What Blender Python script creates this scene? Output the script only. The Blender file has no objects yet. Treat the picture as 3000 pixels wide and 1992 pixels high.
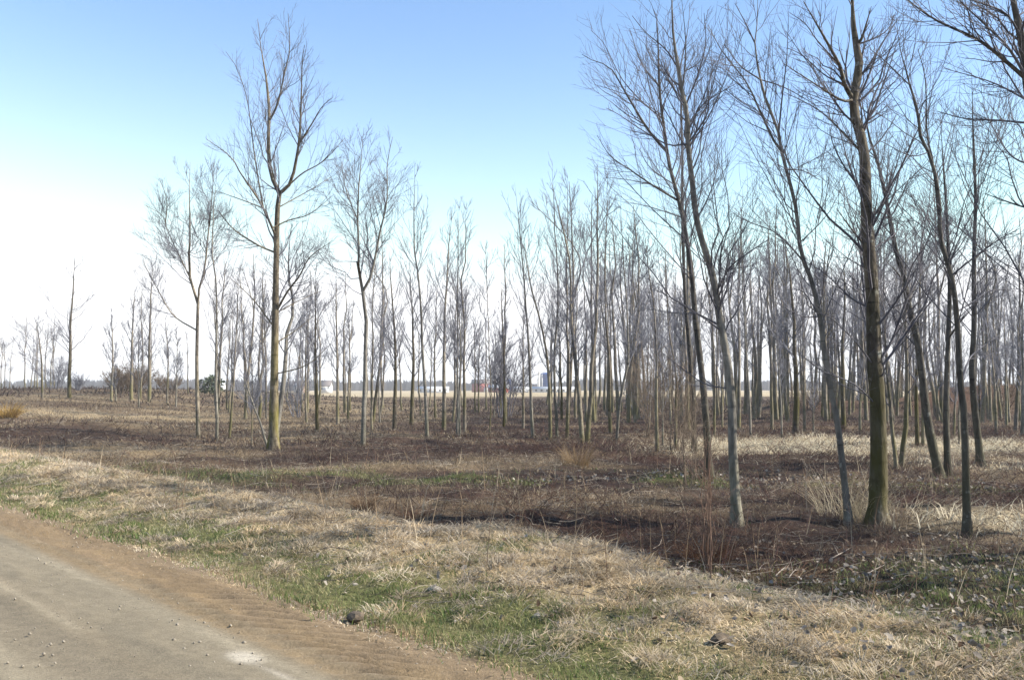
import bpy, math
import numpy as np
from math import radians, sin, cos, tan, pi

# ------------------------------------------------------------------ camera, sky, sun, exposure
sc = bpy.context.scene
FPX = 910.0                       # focal length in pixels of a 1024 wide picture
CAMZ = 1.75
PITCH = math.atan(45.5 / FPX)
cam_d = bpy.data.cameras.new("camera")
cam_d.sensor_width = 36.0
cam_d.lens = FPX / 1024 * 36.0
cam_d.clip_start = 0.1
cam_d.clip_end = 6000
cam = bpy.data.objects.new("camera", cam_d)
sc.collection.objects.link(cam)
cam.location = (0, 0, CAMZ)
cam.rotation_euler = (pi / 2 + PITCH, 0, 0)
sc.camera = cam

SUN_AZ, SUN_EL = radians(92), radians(38)       # clockwise from the view direction, above the horizon
w = bpy.data.worlds.new("World")
sc.world = w
w.use_nodes = True
nt = w.node_tree
bg = nt.nodes["Background"]
sky = nt.nodes.new("ShaderNodeTexSky")
sky.sky_type = 'NISHITA'
sky.sun_disc = False
sky.sun_elevation = SUN_EL
sky.sun_rotation = SUN_AZ
sky.altitude = 0
sky.air_density = 1.0
sky.dust_density = 0.4
sky.ozone_density = 1.0
# the hazier half of the sky lies to the left: a smooth change over the whole sphere, and the photo's slight cyan cast
tcw = nt.nodes.new("ShaderNodeTexCoord"); sxyz = nt.nodes.new("ShaderNodeSeparateXYZ")
nt.links.new(tcw.outputs['Generated'], sxyz.inputs[0])
mrw = nt.nodes.new("ShaderNodeMapRange")
for k_, v_ in ((1, -1.0), (2, 1.0), (3, 1.04), (4, .66)): mrw.inputs[k_].default_value = v_
nt.links.new(sxyz.outputs[0], mrw.inputs[0])
tint = nt.nodes.new("ShaderNodeVectorMath"); tint.operation = 'MULTIPLY'; tint.inputs[1].default_value = (.92, 1.03, 1.12)
scl = nt.nodes.new("ShaderNodeVectorMath"); scl.operation = 'SCALE'
nt.links.new(sky.outputs[0], tint.inputs[0]); nt.links.new(tint.outputs[0], scl.inputs[0]); nt.links.new(mrw.outputs[0], scl.inputs['Scale'])
mrz = nt.nodes.new("ShaderNodeMapRange"); mrz.interpolation_type = 'SMOOTHSTEP'
for k_, v_ in ((1, 0.0), (2, .42), (3, 1.45), (4, 1.0)): mrz.inputs[k_].default_value = v_
nt.links.new(sxyz.outputs[2], mrz.inputs[0])
scz = nt.nodes.new("ShaderNodeVectorMath"); scz.operation = 'SCALE'
nt.links.new(scl.outputs[0], scz.inputs[0]); nt.links.new(mrz.outputs[0], scz.inputs['Scale'])
mrh = nt.nodes.new("ShaderNodeMapRange"); mrh.interpolation_type = 'SMOOTHSTEP'
for k_, v_ in ((1, 0.0), (2, .16), (3, 1.45), (4, 1.0)): mrh.inputs[k_].default_value = v_
nt.links.new(sxyz.outputs[2], mrh.inputs[0])
sch = nt.nodes.new("ShaderNodeVectorMath"); sch.operation = 'SCALE'
nt.links.new(scz.outputs[0], sch.inputs[0]); nt.links.new(mrh.outputs[0], sch.inputs['Scale'])
smn = nt.nodes.new("ShaderNodeVectorMath"); smn.operation = 'MINIMUM'; smn.inputs[1].default_value = (4.7, 4.75, 4.9)
nt.links.new(sch.outputs[0], smn.inputs[0]); # lower air is whiter
bw = nt.nodes.new("ShaderNodeRGBToBW"); nt.links.new(smn.outputs[0], bw.inputs[0])
mrg = nt.nodes.new("ShaderNodeMapRange"); mrg.interpolation_type = 'SMOOTHSTEP'
for k_, v_ in ((1, 0.0), (2, .46), (3, .62), (4, 0.0)): mrg.inputs[k_].default_value = v_
nt.links.new(sxyz.outputs[2], mrg.inputs[0])
mxg = nt.nodes.new("ShaderNodeMix"); mxg.data_type = 'RGBA'
mrx = nt.nodes.new("ShaderNodeMapRange"); mrx.interpolation_type = 'SMOOTHSTEP'
for k_, v_ in ((1, -.7), (2, .7), (3, 1.0), (4, .3)): mrx.inputs[k_].default_value = v_
nt.links.new(sxyz.outputs[0], mrx.inputs[0])
mlx = nt.nodes.new("ShaderNodeMath"); mlx.operation = 'MULTIPLY'
nt.links.new(mrg.outputs[0], mlx.inputs[0]); nt.links.new(mrx.outputs[0], mlx.inputs[1])
nt.links.new(mlx.outputs[0], mxg.inputs[0]); nt.links.new(smn.outputs[0], mxg.inputs[6]); nt.links.new(bw.outputs[0], mxg.inputs[7])
nt.links.new(mxg.outputs[2], bg.inputs[0])
bg.inputs[1].default_value = 0.118
sd = bpy.data.lights.new("sun", 'SUN')
sd.energy = 5.0
sd.angle = radians(0.53)
sd.color = (1.0, 0.93, 0.82)
sun = bpy.data.objects.new("sun", sd)
sc.collection.objects.link(sun)
sun.rotation_euler = (pi / 2 - SUN_EL, 0, -SUN_AZ + pi)
sc.view_settings.view_transform = 'Standard'
sc.view_settings.look = 'None'
sc.view_settings.exposure = 1.25
sc.view_settings.gamma = 1
sc.view_settings.use_curve_mapping = False
sc.cycles.max_bounces = 5
sc.cycles.transparent_max_bounces = 8

COL = sc.collection
rng = np.random.default_rng(7)

# ------------------------------------------------------------------ numpy helpers
def sstep(a, b, x):
    t = np.clip((x - a) / (b - a), 0, 1)
    return t * t * (3 - 2 * t)

def _h(i, j, seed):
    n = (i * 374761393 + j * 668265263 + seed * 1442695041) & 0xFFFFFFFF
    n = ((n ^ (n >> 13)) * 1274126177) & 0xFFFFFFFF
    n = (n ^ (n >> 16)) & 0xFFFFFFFF
    return n / 4294967295.0

def vnoise(x, y, seed=0):
    x = np.asarray(x, float); y = np.asarray(y, float)
    i = np.floor(x).astype(np.int64); j = np.floor(y).astype(np.int64)
    u = x - i; v = y - j
    u = u * u * (3 - 2 * u); v = v * v * (3 - 2 * v)
    a = _h(i, j, seed); b = _h(i + 1, j, seed); c = _h(i, j + 1, seed); d = _h(i + 1, j + 1, seed)
    return (a * (1 - u) + b * u) * (1 - v) + (c * (1 - u) + d * u) * v

def fbm(x, y, seed=0, o=3):
    r = 0; a = 0.5; t = 0
    for k in range(o):
        r = r + a * vnoise(x * 2 ** k + 17.3 * k, y * 2 ** k - 9.1 * k, seed + k); t += a; a *= .5
    return r / t

NX, NY, ND = 0.727, 0.687, 3.75          # the road edge: NX*x + NY*y = ND

def road_s(x, y): return NX * x + NY * y - ND
def road_t(x, y): return -NY * x + NX * y
def from_st(s, t): return NX * (s + ND) - NY * t, NY * (s + ND) + NX * t

def bank_h(x, y):
    # low brown bank far right in the plantation
    cy = 76 + 2.5 * np.sin(x * .11)
    h = 1.0 * sstep(19, 24, x) + 1.35 * sstep(30, 37, x)
    h = h * (.75 + .5 * fbm(x * .16, y * .1, 41))
    return h * np.exp(-((y - cy) / 3.6) ** 2)

def zt(x, y):
    x = np.asarray(x, float); y = np.asarray(y, float)
    s = road_s(x, y)
    z = -0.03 * sstep(0, .5, s) - 0.42 * sstep(2.2, 5.2, s)
    z = z + 0.22 * np.exp(-((x - .45) / 1.1) ** 2 - ((y - 10.2) / .8) ** 2)      # straw mound on the verge
    z = z + .10 * sstep(.6, 2.2, s) * (1 - sstep(3, 4.6, s))
    # ground climbs to a low crest on the far left, drops behind it
    left = sstep(-13, -42, x)
    z = z + left * 1.75 * sstep(26, 92, y) - left * 2.0 * sstep(104, 190, y)
    z = z + 0.55 * np.exp(-((x + 20) / 5.0) ** 2 - ((y - 41) / 3.5) ** 2)
    f = sstep(3.0, 5.5, s) * (1 - sstep(150, 190, y))
    z = z + f * (.30 * (fbm(x * .22, y * .3, 3) - .5) + .24 * (fbm(x * .9, y * 1.1, 5) - .5))
    g = sstep(.3, 1.0, s) * (1 - sstep(30, 50, y))
    z = z + g * (.15 * (fbm(x * 1.5, y * 1.6, 9) - .4) + .045 * (vnoise(x * 6, y * 6, 12) - .5))
    z = z + bank_h(x, y)
    z = z - 1.2 * sstep(200, 520, y)
    return z

KEYS = {'P': (0, 0, .787), 'A': (0, 600, 1.96), 'B': (900, 600, 1.96), 'C': (1700, 600, 1.96), 'D': (2300, 600, 1.96),
        'E': (400, 0, 1.96), 'F': (1600, 0, 2.24), 'G': (2300, 0, 2.24), 'H': (2450, 1050, 3.484), 'I': (0, 950, 3.374),
        'J': (1950, 1250, 3.136), 'S': (0, 0, 1.0)}
K3 = 1024 / 3000.0

def src(k, u, v):
    x0, y0, sca = KEYS[k]
    return x0 + u / sca, y0 + v / sca

def ray(px, py):
    cx = (px * K3 - 512) / FPX; cz = -(py * K3 - 340.0) / FPX
    y = cos(PITCH) - cz * sin(PITCH); z = sin(PITCH) + cz * cos(PITCH)
    return cx / y, z / y                          # per metre of depth

def on_ground(px, py, far=400):
    a, b = ray(px, py)
    d = np.concatenate([np.arange(3, 60, .05), np.arange(60, far, .25)])
    below = zt(a * d, d) > CAMZ + b * d
    i = np.argmax(below) if below.any() else len(d) - 1
    return a * d[i], d[i]

def at_depth(px, py, d):
    a, b = ray(px, py)
    return np.array([a * d, d, CAMZ + b * d])

# ------------------------------------------------------------------ object helpers
def tag(o, label=None, cat=None, group=None, kind=None):
    if label: o['label'] = label
    if cat: o['category'] = cat
    if group: o['group'] = group
    if kind: o['kind'] = kind
    return o

def empty(name, loc):
    o = bpy.data.objects.new(name, None)
    o.empty_display_size = .3
    o.location = tuple(float(v) for v in loc)
    COL.objects.link(o)
    return o

def npmesh(name, V, F, mats, cols=None, smooth=False):
    """V (n,3); F list of int arrays, each (m,3) or (m,4)"""
    me = bpy.data.meshes.new(name)
    V = np.asarray(V, np.float32)
    if isinstance(F, np.ndarray): F = [F]
    F = [f for f in F if len(f)]
    loops = np.concatenate([f.ravel() for f in F]).astype(np.int32)
    tot = np.concatenate([np.full(len(f), f.shape[1], np.int32) for f in F])
    st = np.concatenate([[0], np.cumsum(tot)[:-1]]).astype(np.int32)
    me.vertices.add(len(V)); me.vertices.foreach_set('co', V.ravel())
    me.loops.add(len(loops)); me.loops.foreach_set('vertex_index', loops)
    me.polygons.add(len(tot)); me.polygons.foreach_set('loop_start', st)
    if smooth: me.polygons.foreach_set('use_smooth', np.ones(len(tot), bool))
    me.update(calc_edges=True)
    if cols is not None:
        at = me.color_attributes.new('col', 'FLOAT_COLOR', 'POINT')
        c = np.ones((len(V), 4), np.float32); c[:, :3] = cols
        at.data.foreach_set('color', c.ravel())
    for m in (mats if isinstance(mats, (list, tuple)) else [mats]): me.materials.append(m)
    return me

def link(name, me, parent=None, loc=None):
    o = bpy.data.objects.new(name, me)
    COL.objects.link(o)
    if parent is not None: o.parent = parent
    if loc is not None: o.location = tuple(float(v) for v in loc)
    return o

class Geo:
    def __init__(s): s.V = []; s.F = []; s.n = 0
    def add(s, V, F):
        s.V.append(V); s.F.append(np.asarray(F) + s.n); s.n += len(V)
    def box(s, c, d, rz=0.0):
        c = np.array(c, float); d = np.array(d, float) / 2
        P = np.array([[i, j, k] for i in (-1, 1) for j in (-1, 1) for k in (-1, 1)]) * d
        R = np.array([[cos(rz), -sin(rz), 0], [sin(rz), cos(rz), 0], [0, 0, 1]])
        s.add(P @ R.T + c, [[0, 1, 3, 2], [4, 6, 7, 5], [0, 4, 5, 1], [2, 3, 7, 6], [0, 2, 6, 4], [1, 5, 7, 3]])
    def tubes(s, P, R, sides):
        V, F = tubes(P, R, sides); s.add(V, F)
    def mesh(s, name, mat, smooth=False):
        F3 = [f for f in s.F if f.shape[1] == 3]; F4 = [f for f in s.F if f.shape[1] == 4]
        out = []
        if F3: out.append(np.concatenate(F3))
        if F4: out.append(np.concatenate(F4))
        return npmesh(name, np.concatenate(s.V), out, mat, smooth=smooth)

def nrm(v): return v / np.maximum(np.linalg.norm(v, axis=-1, keepdims=True), 1e-9)

def tubes(P, R, sides):
    P = np.asarray(P, float); R = np.asarray(R, float)
    if P.ndim == 2: P = P[None]; R = R[None]
    N, K, _ = P.shape
    T = nrm(np.gradient(P, axis=1))
    m = nrm(P[:, -1] - P[:, 0])
    ref = np.where(np.abs(m[:, 2:3]) > .8, np.array([[1., 0, 0]]), np.array([[0, 0, 1.]]))[:, None, :]
    U = nrm(np.cross(T, np.broadcast_to(ref, T.shape)))
    W = np.cross(T, U)
    a = np.arange(sides) * 2 * pi / sides
    V = P[:, :, None, :] + R[:, :, None, None] * (U[:, :, None, :] * np.cos(a)[None, None, :, None] + W[:, :, None, :] * np.sin(a)[None, None, :, None])
    b = (np.arange(N) * K * sides)[:, None, None]
    k = (np.arange(K - 1) * sides)[None, :, None]
    j = np.arange(sides)[None, None, :]; j2 = (j + 1) % sides
    F = np.stack([b + k + j, b + k + j2, b + k + sides + j2, b + k + sides + j], -1).reshape(-1, 4)
    return V.reshape(-1, 3), F

def resample(P, K):
    P = np.asarray(P, float)
    if len(P) > 2:                        # Catmull-Rom through the points
        Q = np.concatenate([[2 * P[0] - P[1]], P, [2 * P[-1] - P[-2]]])
        o = []
        for i in range(1, len(Q) - 2):
            u = np.linspace(0, 1, 8, endpoint=False)[:, None]
            p0, p1, p2, p3 = Q[i - 1], Q[i], Q[i + 1], Q[i + 2]
            o.append(.5 * (2 * p1 + (p2 - p0) * u + (2 * p0 - 5 * p1 + 4 * p2 - p3) * u ** 2 + (3 * p1 - p0 - 3 * p2 + p3) * u ** 3))
        P = np.concatenate(o + [P[-1:]])
    d = np.concatenate([[0], np.cumsum(np.linalg.norm(np.diff(P, axis=0), axis=1))])
    s = np.linspace(0, d[-1], K)
    return np.stack([np.interp(s, d, P[:, i]) for i in range(3)], 1)

def kids(rg, P, R, n, t0, t1, ang, ln, K, up, rs, rmin, wob=.03, tip=.5, rmax=9.):
    """side branches on the branches P (N,K,3) with radii R (N,K); n branches each"""
    N, Kp, _ = P.shape
    if N > 2:
        ln_ = np.linalg.norm(np.diff(P, axis=1), axis=2).sum(1)
        n = np.maximum(0, np.floor(n * ln_ / ln_.mean() + rg.random(N))).astype(int)
    idx = np.repeat(np.arange(N), n)
    M = len(idx)
    t = t0 + (t1 - t0) * rg.random(M) ** .9
    f = t * (Kp - 1); i = np.minimum(f.astype(int), Kp - 2); a = (f - i)[:, None]
    p0 = P[idx, i] * (1 - a) + P[idx, i + 1] * a
    tg = nrm(P[idx, i + 1] - P[idx, i])
    r0 = R[idx, i] * (1 - a[:, 0]) + R[idx, i + 1] * a[:, 0]
    pl = np.linalg.norm(np.diff(P, axis=1), axis=2).sum(1)[idx]
    ref = np.where(np.abs(tg[:, 2:3]) > .8, np.array([[1., 0, 0]]), np.array([[0, 0, 1.]]))
    u = nrm(np.cross(tg, ref)); v = np.cross(tg, u)
    az = rg.random(M) * 2 * pi
    an = ang * (1 + .5 * (rg.random(M) - .5))
    d = tg * np.cos(an)[:, None] + (u * np.cos(az)[:, None] + v * np.sin(az)[:, None]) * np.sin(an)[:, None]
    d[:, 2] = np.where(d[:, 2] < -.15, d[:, 2] * .3, d[:, 2])
    L = ln(t, pl) * (.6 + .8 * rg.random(M))
    s = np.linspace(0, 1, K)[None, :, None]
    upv = np.array([0, 0, 1.])[None, None, :]
    upk = (up * (.5 + rg.random(M)))[:, None, None]
    nz = np.cumsum(rg.normal(0, wob, (M, K, 3)), axis=1); nz -= nz[:, :1]
    Q = p0[:, None, :] + L[:, None, None] * (s * d[:, None, :] + upv * upk * s ** 2 + nz)
    rb = np.clip(r0 * rs, rmin, np.minimum(np.maximum(r0 * .8, rmin), rmax))
    rt = np.maximum(rmin * tip, rb * .18)
    RR = rb[:, None] + (rt - rb)[:, None] * np.linspace(0, 1, K)[None, :]
    return Q, RR

# ------------------------------------------------------------------ materials
def mat(name):
    m = bpy.data.materials.new(name); m.use_nodes = True
    return m, m.node_tree, m.node_tree.nodes['Principled BSDF']

def N(nt, t, **kw):
    n = nt.nodes.new(t)
    for k, v in kw.items():
        if k.startswith('i_'):
            key = k[2:]
            n.inputs[int(key) if key.isdigit() else key].default_value = v
        else: setattr(n, k, v)
    return n

def ramp(nt, fac, stops):
    n = nt.nodes.new('ShaderNodeValToRGB')
    e = n.color_ramp.elements
    while len(e) < len(stops): e.new(.5)
    for k, (p, c) in enumerate(stops):
        e[k].position = p; e[k].color = (*c, 1) if len(c) == 3 else c
    nt.links.new(fac, n.inputs[0])
    return n.outputs[0]

def mixc(nt, f, a, b, mode='MIX'):
    n = nt.nodes.new('ShaderNodeMix'); n.data_type = 'RGBA'; n.blend_type = mode
    for sock, v in ((n.inputs[0], f), (n.inputs[6], a), (n.inputs[7], b)):
        if isinstance(v, bpy.types.NodeSocket): nt.links.new(v, sock)
        elif isinstance(v, (int, float)): sock.default_value = v
        else: sock.default_value = (*v, 1)
    return n.outputs[2]

def noise(nt, scale, detail=4, vec=None, rough=.55, typ='ShaderNodeTexNoise'):
    n = nt.nodes.new(typ)
    n.inputs['Scale'].default_value = scale
    if 'Detail' in n.inputs: n.inputs['Detail'].default_value = detail
    if 'Roughness' in n.inputs: n.inputs['Roughness'].default_value = rough
    if vec is not None: nt.links.new(vec, n.inputs['Vector'])
    return n.outputs[0]

def bump(nt, bs, h, strength, dist):
    b = nt.nodes.new('ShaderNodeBump')
    b.inputs['Strength'].default_value = strength; b.inputs['Distance'].default_value = dist
    nt.links.new(h, b.inputs['Height']); nt.links.new(b.outputs[0], bs.inputs['Normal'])

def bark_mat(name, light, dark, moss, moss_h, moss_amt):
    m, nt, bs = mat(name)
    tc = N(nt, 'ShaderNodeTexCoord'); oi = N(nt, 'ShaderNodeObjectInfo')
    off = N(nt, 'ShaderNodeVectorMath', operation='ADD')
    cmb = N(nt, 'ShaderNodeCombineXYZ')
    mul = N(nt, 'ShaderNodeMath', operation='MULTIPLY', i_1=37.0)
    nt.links.new(oi.outputs['Random'], mul.inputs[0])
    nt.links.new(mul.outputs[0], cmb.inputs[0]); nt.links.new(mul.outputs[0], cmb.inputs[2])
    nt.links.new(tc.outputs['Object'], off.inputs[0]); nt.links.new(cmb.outputs[0], off.inputs[1])
    mp = N(nt, 'ShaderNodeMapping'); mp.inputs['Scale'].default_value = (1, 1, .28)
    nt.links.new(off.outputs[0], mp.inputs[0])
    mp2 = N(nt, 'ShaderNodeMapping'); mp2.inputs['Scale'].default_value = (.4, .4, 3.0)
    nt.links.new(off.outputs[0], mp2.inputs[0])
    a = noise(nt, 14, 6, mp.outputs[0])
    c = ramp(nt, a, [(.33, dark), (.6, light)])
    b = noise(nt, 3.2, 3, mp2.outputs[0])                        # dark rings and branch scars
    c = mixc(nt, ramp(nt, b, [(.30, (.75,) * 3), (.42, (0,) * 3)]), c, tuple(v * .35 for v in dark))
    lf = noise(nt, 1.7, 3, mp.outputs[0])
    c = mixc(nt, 1.0, c, ramp(nt, lf, [(.35, (.6, .6, .62)), (.62, (1.3, 1.28, 1.22))]), 'MULTIPLY')
    p = noise(nt, 9, 5, off.outputs[0])                          # pale lichen flecks
    c = mixc(nt, ramp(nt, p, [(.62, (0,) * 3), (.70, (.65,) * 3)]), c, (.30, .30, .26))
    sep = N(nt, 'ShaderNodeSeparateXYZ'); nt.links.new(tc.outputs['Object'], sep.inputs[0])
    mr = N(nt, 'ShaderNodeMapRange', i_1=moss_h * .3, i_2=moss_h, i_3=moss_amt, i_4=0.0)
    nt.links.new(sep.outputs[2], mr.inputs[0])
    q = noise(nt, 2.4, 4, mp.outputs[0])
    mm = N(nt, 'ShaderNodeMath', operation='MULTIPLY')
    nt.links.new(mr.outputs[0], mm.inputs[0]); nt.links.new(ramp(nt, q, [(.38, (0,) * 3), (.56, (1,) * 3)]), mm.inputs[1])
    c = mixc(nt, mm.outputs[0], c, moss)
    nt.links.new(c, bs.inputs['Base Color'])
    bs.inputs['Roughness'].default_value = .85; bs.inputs['Specular IOR Level'].default_value = .2
    bump(nt, bs, a, 1.0, .03)
    return m

M_BARK = bark_mat('grey_bark', (.215, .190, .152), (.095, .080, .062), (.095, .09, .025), 3.0, .7)
M_MOSS = bark_mat('mossy_bark', (.115, .098, .072), (.035, .028, .020), (.052, .047, .010), 4.2, .95)
M_OLIVE = bark_mat('olive_bark', (.165, .138, .095), (.06, .048, .034), (.13, .115, .018), 4.4, .9)
M_DARK = bark_mat('dark_bark', (.090, .082, .070), (.034, .030, .027), (.055, .052, .020), 2.6, .5)
M_PALE = bark_mat('pale_bark', (.205, .192, .168), (.088, .082, .072), (.10, .096, .042), 1.6, .4)

def plain(name, c1, c2, scale=20, rough=.8, bump_d=0, spec=.25):
    m, nt, bs = mat(name)
    tc = N(nt, 'ShaderNodeTexCoord')
    a = noise(nt, scale, 4, tc.outputs['Object'])
    nt.links.new(ramp(nt, a, [(.35, c1), (.65, c2)]), bs.inputs['Base Color'])
    bs.inputs['Roughness'].default_value = rough; bs.inputs['Specular IOR Level'].default_value = spec
    if bump_d: bump(nt, bs, a, .5, bump_d)
    return m

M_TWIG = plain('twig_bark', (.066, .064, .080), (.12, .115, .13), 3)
M_TWIG_HAZED = plain('hazed_twig_bark', (.11, .112, .138), (.175, .178, .205), 3)  # far twigs: paler copy of the twig colour with haze painted in
M_BRUSH = plain('brush_bark', (.10, .075, .055), (.17, .13, .095), 3)
M_REDSTEM = plain('red_stem', (.105, .062, .045), (.17, .11, .078), 6)
M_STALK = plain('dead_stalk', (.20, .145, .085), (.33, .25, .16), 8)
M_CANE = plain('grey_cane', (.20, .17, .14), (.32, .28, .24), 8)
M_LEAVES = [plain('leaf_%s' % n, a, b, 30, .75) for n, a, b in (('grey', (.19, .165, .14), (.30, .265, .225)), ('tan', (.22, .16, .105), (.34, .26, .18)), ('brown', (.10, .065, .045), (.19, .12, .08)))]

def blade_mat(name, trans=.35):
    m, nt, bs = mat(name)
    at = N(nt, 'ShaderNodeAttribute', attribute_name='col')
    nt.links.new(at.outputs['Color'], bs.inputs['Base Color'])
    bs.inputs['Roughness'].default_value = .7; bs.inputs['Specular IOR Level'].default_value = .2
    tr = N(nt, 'ShaderNodeBsdfTranslucent'); nt.links.new(at.outputs['Color'], tr.inputs[0])
    mx = N(nt, 'ShaderNodeMixShader', i_0=trans)
    out = nt.nodes['Material Output']
    nt.links.new(bs.outputs[0], mx.inputs[1]); nt.links.new(tr.outputs[0], mx.inputs[2]); nt.links.new(mx.outputs[0], out.inputs[0])
    return m
M_BLADE = blade_mat('grass_blade')

# ------------------------------------------------------------------ what grows where
def path_w(x, y):
    c = 21.4 - .17 * x + .7 * np.sin(x * .35)
    return np.exp(-((y - c) / 1.25) ** 2) * sstep(-16, -11, x)

# drifts seen in the field: (point in the photograph, half width, half depth in metres, +straw / -dark)
PATCH = []
for (px_, py_, rx_, ry_, w_) in ((90, 948, 10, 2.6, .9), (330, 962, 9, 2.2, .9), (560, 985, 5, 1.3, .5), (120, 990, 6, 2.4, -1), (300, 1015, 6, 1.6, -1), (90, 1046, 4.5, 1.2, .9), (420, 1050, 5, 1.0, .4),
        (620, 1062, 5, 1.2, -.9), (900, 1050, 6, 2.0, -.9), (1150, 1090, 3, .5, .3), (1050, 1065, 3, .7, .3), (1300, 1040, 7, 2.2, -.7), (1500, 1165, 1.8, .4, .3), (1330, 1150, 1.6, .3, .3), (1180, 1200, 2.4, .6, -.9),
        (1560, 1215, 2.6, .7, -1), (1850, 1240, 3, .9, -1), (1830, 1085, 4, 1.6, -.8), (1760, 1165, 2.0, .4, .35), (2250, 1060, 3, .7, .7), (2150, 1250, 2.2, .6, -1), (700, 1150, 2.5, .8, .3), (1000, 1130, 4, 1.0, -.4), (1400, 1100, 4, 1.0, -.5), (2000, 1150, 4, 1.2, -.6), (1650, 1060, 4, 1, -.5), (1100, 1005, 9, 3, -.5)):
    q_ = src('P', px_, py_); g_ = on_ground(*q_); PATCH.append((*g_, rx_, ry_, w_))
def patch(x, y):
    o = 0
    wx = x + 1.2 * (fbm(x * .5, y * .5, 201) - .5) * 3; wy = y + .6 * (fbm(x * .6, y * .6, 205) - .5) * 3
    for (a, b, rx_, ry_, w_) in PATCH: o = o + w_ * np.exp(-((wx - a) / rx_) ** 2 - ((wy - b) / ry_) ** 2)
    return np.clip(o, -1, 1)

def zones(x, y):
    """weights: green, tan, brown, pale, litter; they sum to 1 (field side of the road)"""
    s = road_s(x, y)
    n1 = fbm(x * .55, y * .55, 21); n2 = fbm(x * .16, y * .45, 31); n3 = fbm(x * 1.6, y * 1.6, 25)
    edge = 4.15 + 1.3 * (n1 - .5) + .5 * (n3 - .5)
    verge = 1 - sstep(edge - .25, edge + .35, s)
    g = verge * np.exp(-((s - .85) / .48) ** 2) * (.75 + 1.6 * sstep(.38, .60, n1)) + verge * .85 * sstep(.50, .66, n3) * sstep(.28, .5, n1) * (1 - .6 * sstep(2.4, 3.6, s))
    g = g * sstep(-.2, .4, s)
    g = g + path_w(x, y) * 1.0 * sstep(.36, .6, fbm(x * .5, y * .8, 77)) * (.6 + .4 * sstep(0, -4, x))
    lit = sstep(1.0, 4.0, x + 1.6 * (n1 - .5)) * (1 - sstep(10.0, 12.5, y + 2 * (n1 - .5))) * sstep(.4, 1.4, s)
    tanw = verge * .9 + (1 - verge) * (.10 + 1.1 * sstep(.50, .72, n2)) * (.30 + 1.15 * sstep(1, -13, x)) + (1 - verge) * .22 * sstep(-3, -13, x) * (1 - .6 * sstep(45, 75, y) * sstep(-20, -35, x) )
    pale = np.exp(-(((x - 13) / 6.5) ** 4) - ((y - 33.0 - .05 * (x - 13)) / 3.4) ** 4) * sstep(.25, .5, n2 + .25 * n1)
    pale = pale + .8 * np.exp(-((x - 7.6) / 1.0) ** 2 - ((y - 14.3) / .9) ** 2)
    pale = pale + .7 * np.exp(-((x - 14.5) / 3) ** 2 - ((y - 25.0) / 1.2) ** 2) * sstep(.4, .6, n1)
    pt = patch(x, y) * (1 - verge)
    tanw = np.maximum(tanw + 1.1 * np.maximum(pt, 0), 0) * (1 - .85 * np.maximum(-pt, 0))
    brown = (1 - verge) * .85 * (1 - .6 * np.maximum(pt, 0))
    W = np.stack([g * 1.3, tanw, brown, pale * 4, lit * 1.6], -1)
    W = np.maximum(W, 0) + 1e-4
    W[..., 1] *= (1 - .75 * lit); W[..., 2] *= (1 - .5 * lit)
    return W / W.sum(-1, keepdims=True)

C_GREEN = np.array([.085, .115, .032]); C_TAN = np.array([.36, .285, .175]); C_BROWN = np.array([.036, .023, .020])
C_PALE = np.array([.46, .39, .26]); C_LITTER_SHADE = np.array([.030, .028, .016])  # litter soil kept extra dark, standing in for shade at the lower right

def ground_col(x, y):
    W = zones(x, y)
    base = np.stack([C_GREEN * .8, C_TAN * .75, C_BROWN, C_PALE * .85, C_LITTER_SHADE])
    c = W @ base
    s = road_s(x, y)
    n = fbm(x * .3, y * .9, 51) + .25 * np.minimum(patch(x, y), 0)
    n2 = fbm(x * 2.2, y * 5., 53)
    c = c * (.72 + .56 * n)[..., None] * (.75 + .5 * n2)[..., None]
    # red-brown and violet-brown drifts of dead stems
    red = .7 * sstep(.55, .72, fbm(x * .25, y * .6, 63)) * W[..., 2]
    c = c * (1 - .5 * red[..., None]) + .5 * red[..., None] * np.array([.065, .032, .021])
    dirt = (1 - sstep(.05, .45, s + .35 * (fbm(x * 2.5, y * 2.5, 71) - .5)))[..., None]
    c = c * (1 - dirt) + dirt * np.array([.20, .135, .08]) * (.7 + .6 * n2)[..., None]
    far = sstep(165, 200, y + 25 * (fbm(x * .03, y * .03, 81) - .5))[..., None]
    stub = np.array([.31, .26, .175]) * (.75 + .5 * fbm(x * .01, y * .06, 83))[..., None]
    c = c * (1 - far) + far * stub
    bk = np.clip(bank_h(x, y) / 1.2, 0, 1)[..., None] * .8
    c = c * (1 - bk) + bk * np.array([.105, .062, .042]) * (.6 + .8 * n2)[..., None]
    return c

# ------------------------------------------------------------------ ground
def axis(lo, hi, fine_lo, fine_hi, step, g):
    a = list(np.arange(fine_lo, fine_hi, step))
    st = step; v = a[-1]
    while v < hi: st *= g; v += st; a.append(v)
    st = step; v = a[0]; b = []
    while v > lo: st *= g; v -= st; b.append(v)
    return np.array(b[::-1] + a)

gx = axis(-1600, 1600, -9, 10, .15, 1.07)
gy = axis(-60, 3200, 3, 26, .13, 1.04)
X, Y = np.meshgrid(gx, gy)
Z = zt(X, Y)
S_ = road_s(X, Y)
Z = Z - .09 * (1 - sstep(-.02, .36, S_))                # sunk below the road slab
V = np.stack([X, Y, Z], -1).reshape(-1, 3)
ny_, nx_ = X.shape
ii = (np.arange(ny_ - 1)[:, None] * nx_ + np.arange(nx_ - 1)[None, :]).ravel()
F = np.stack([ii, ii + 1, ii + nx_ + 1, ii + nx_], 1)

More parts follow.
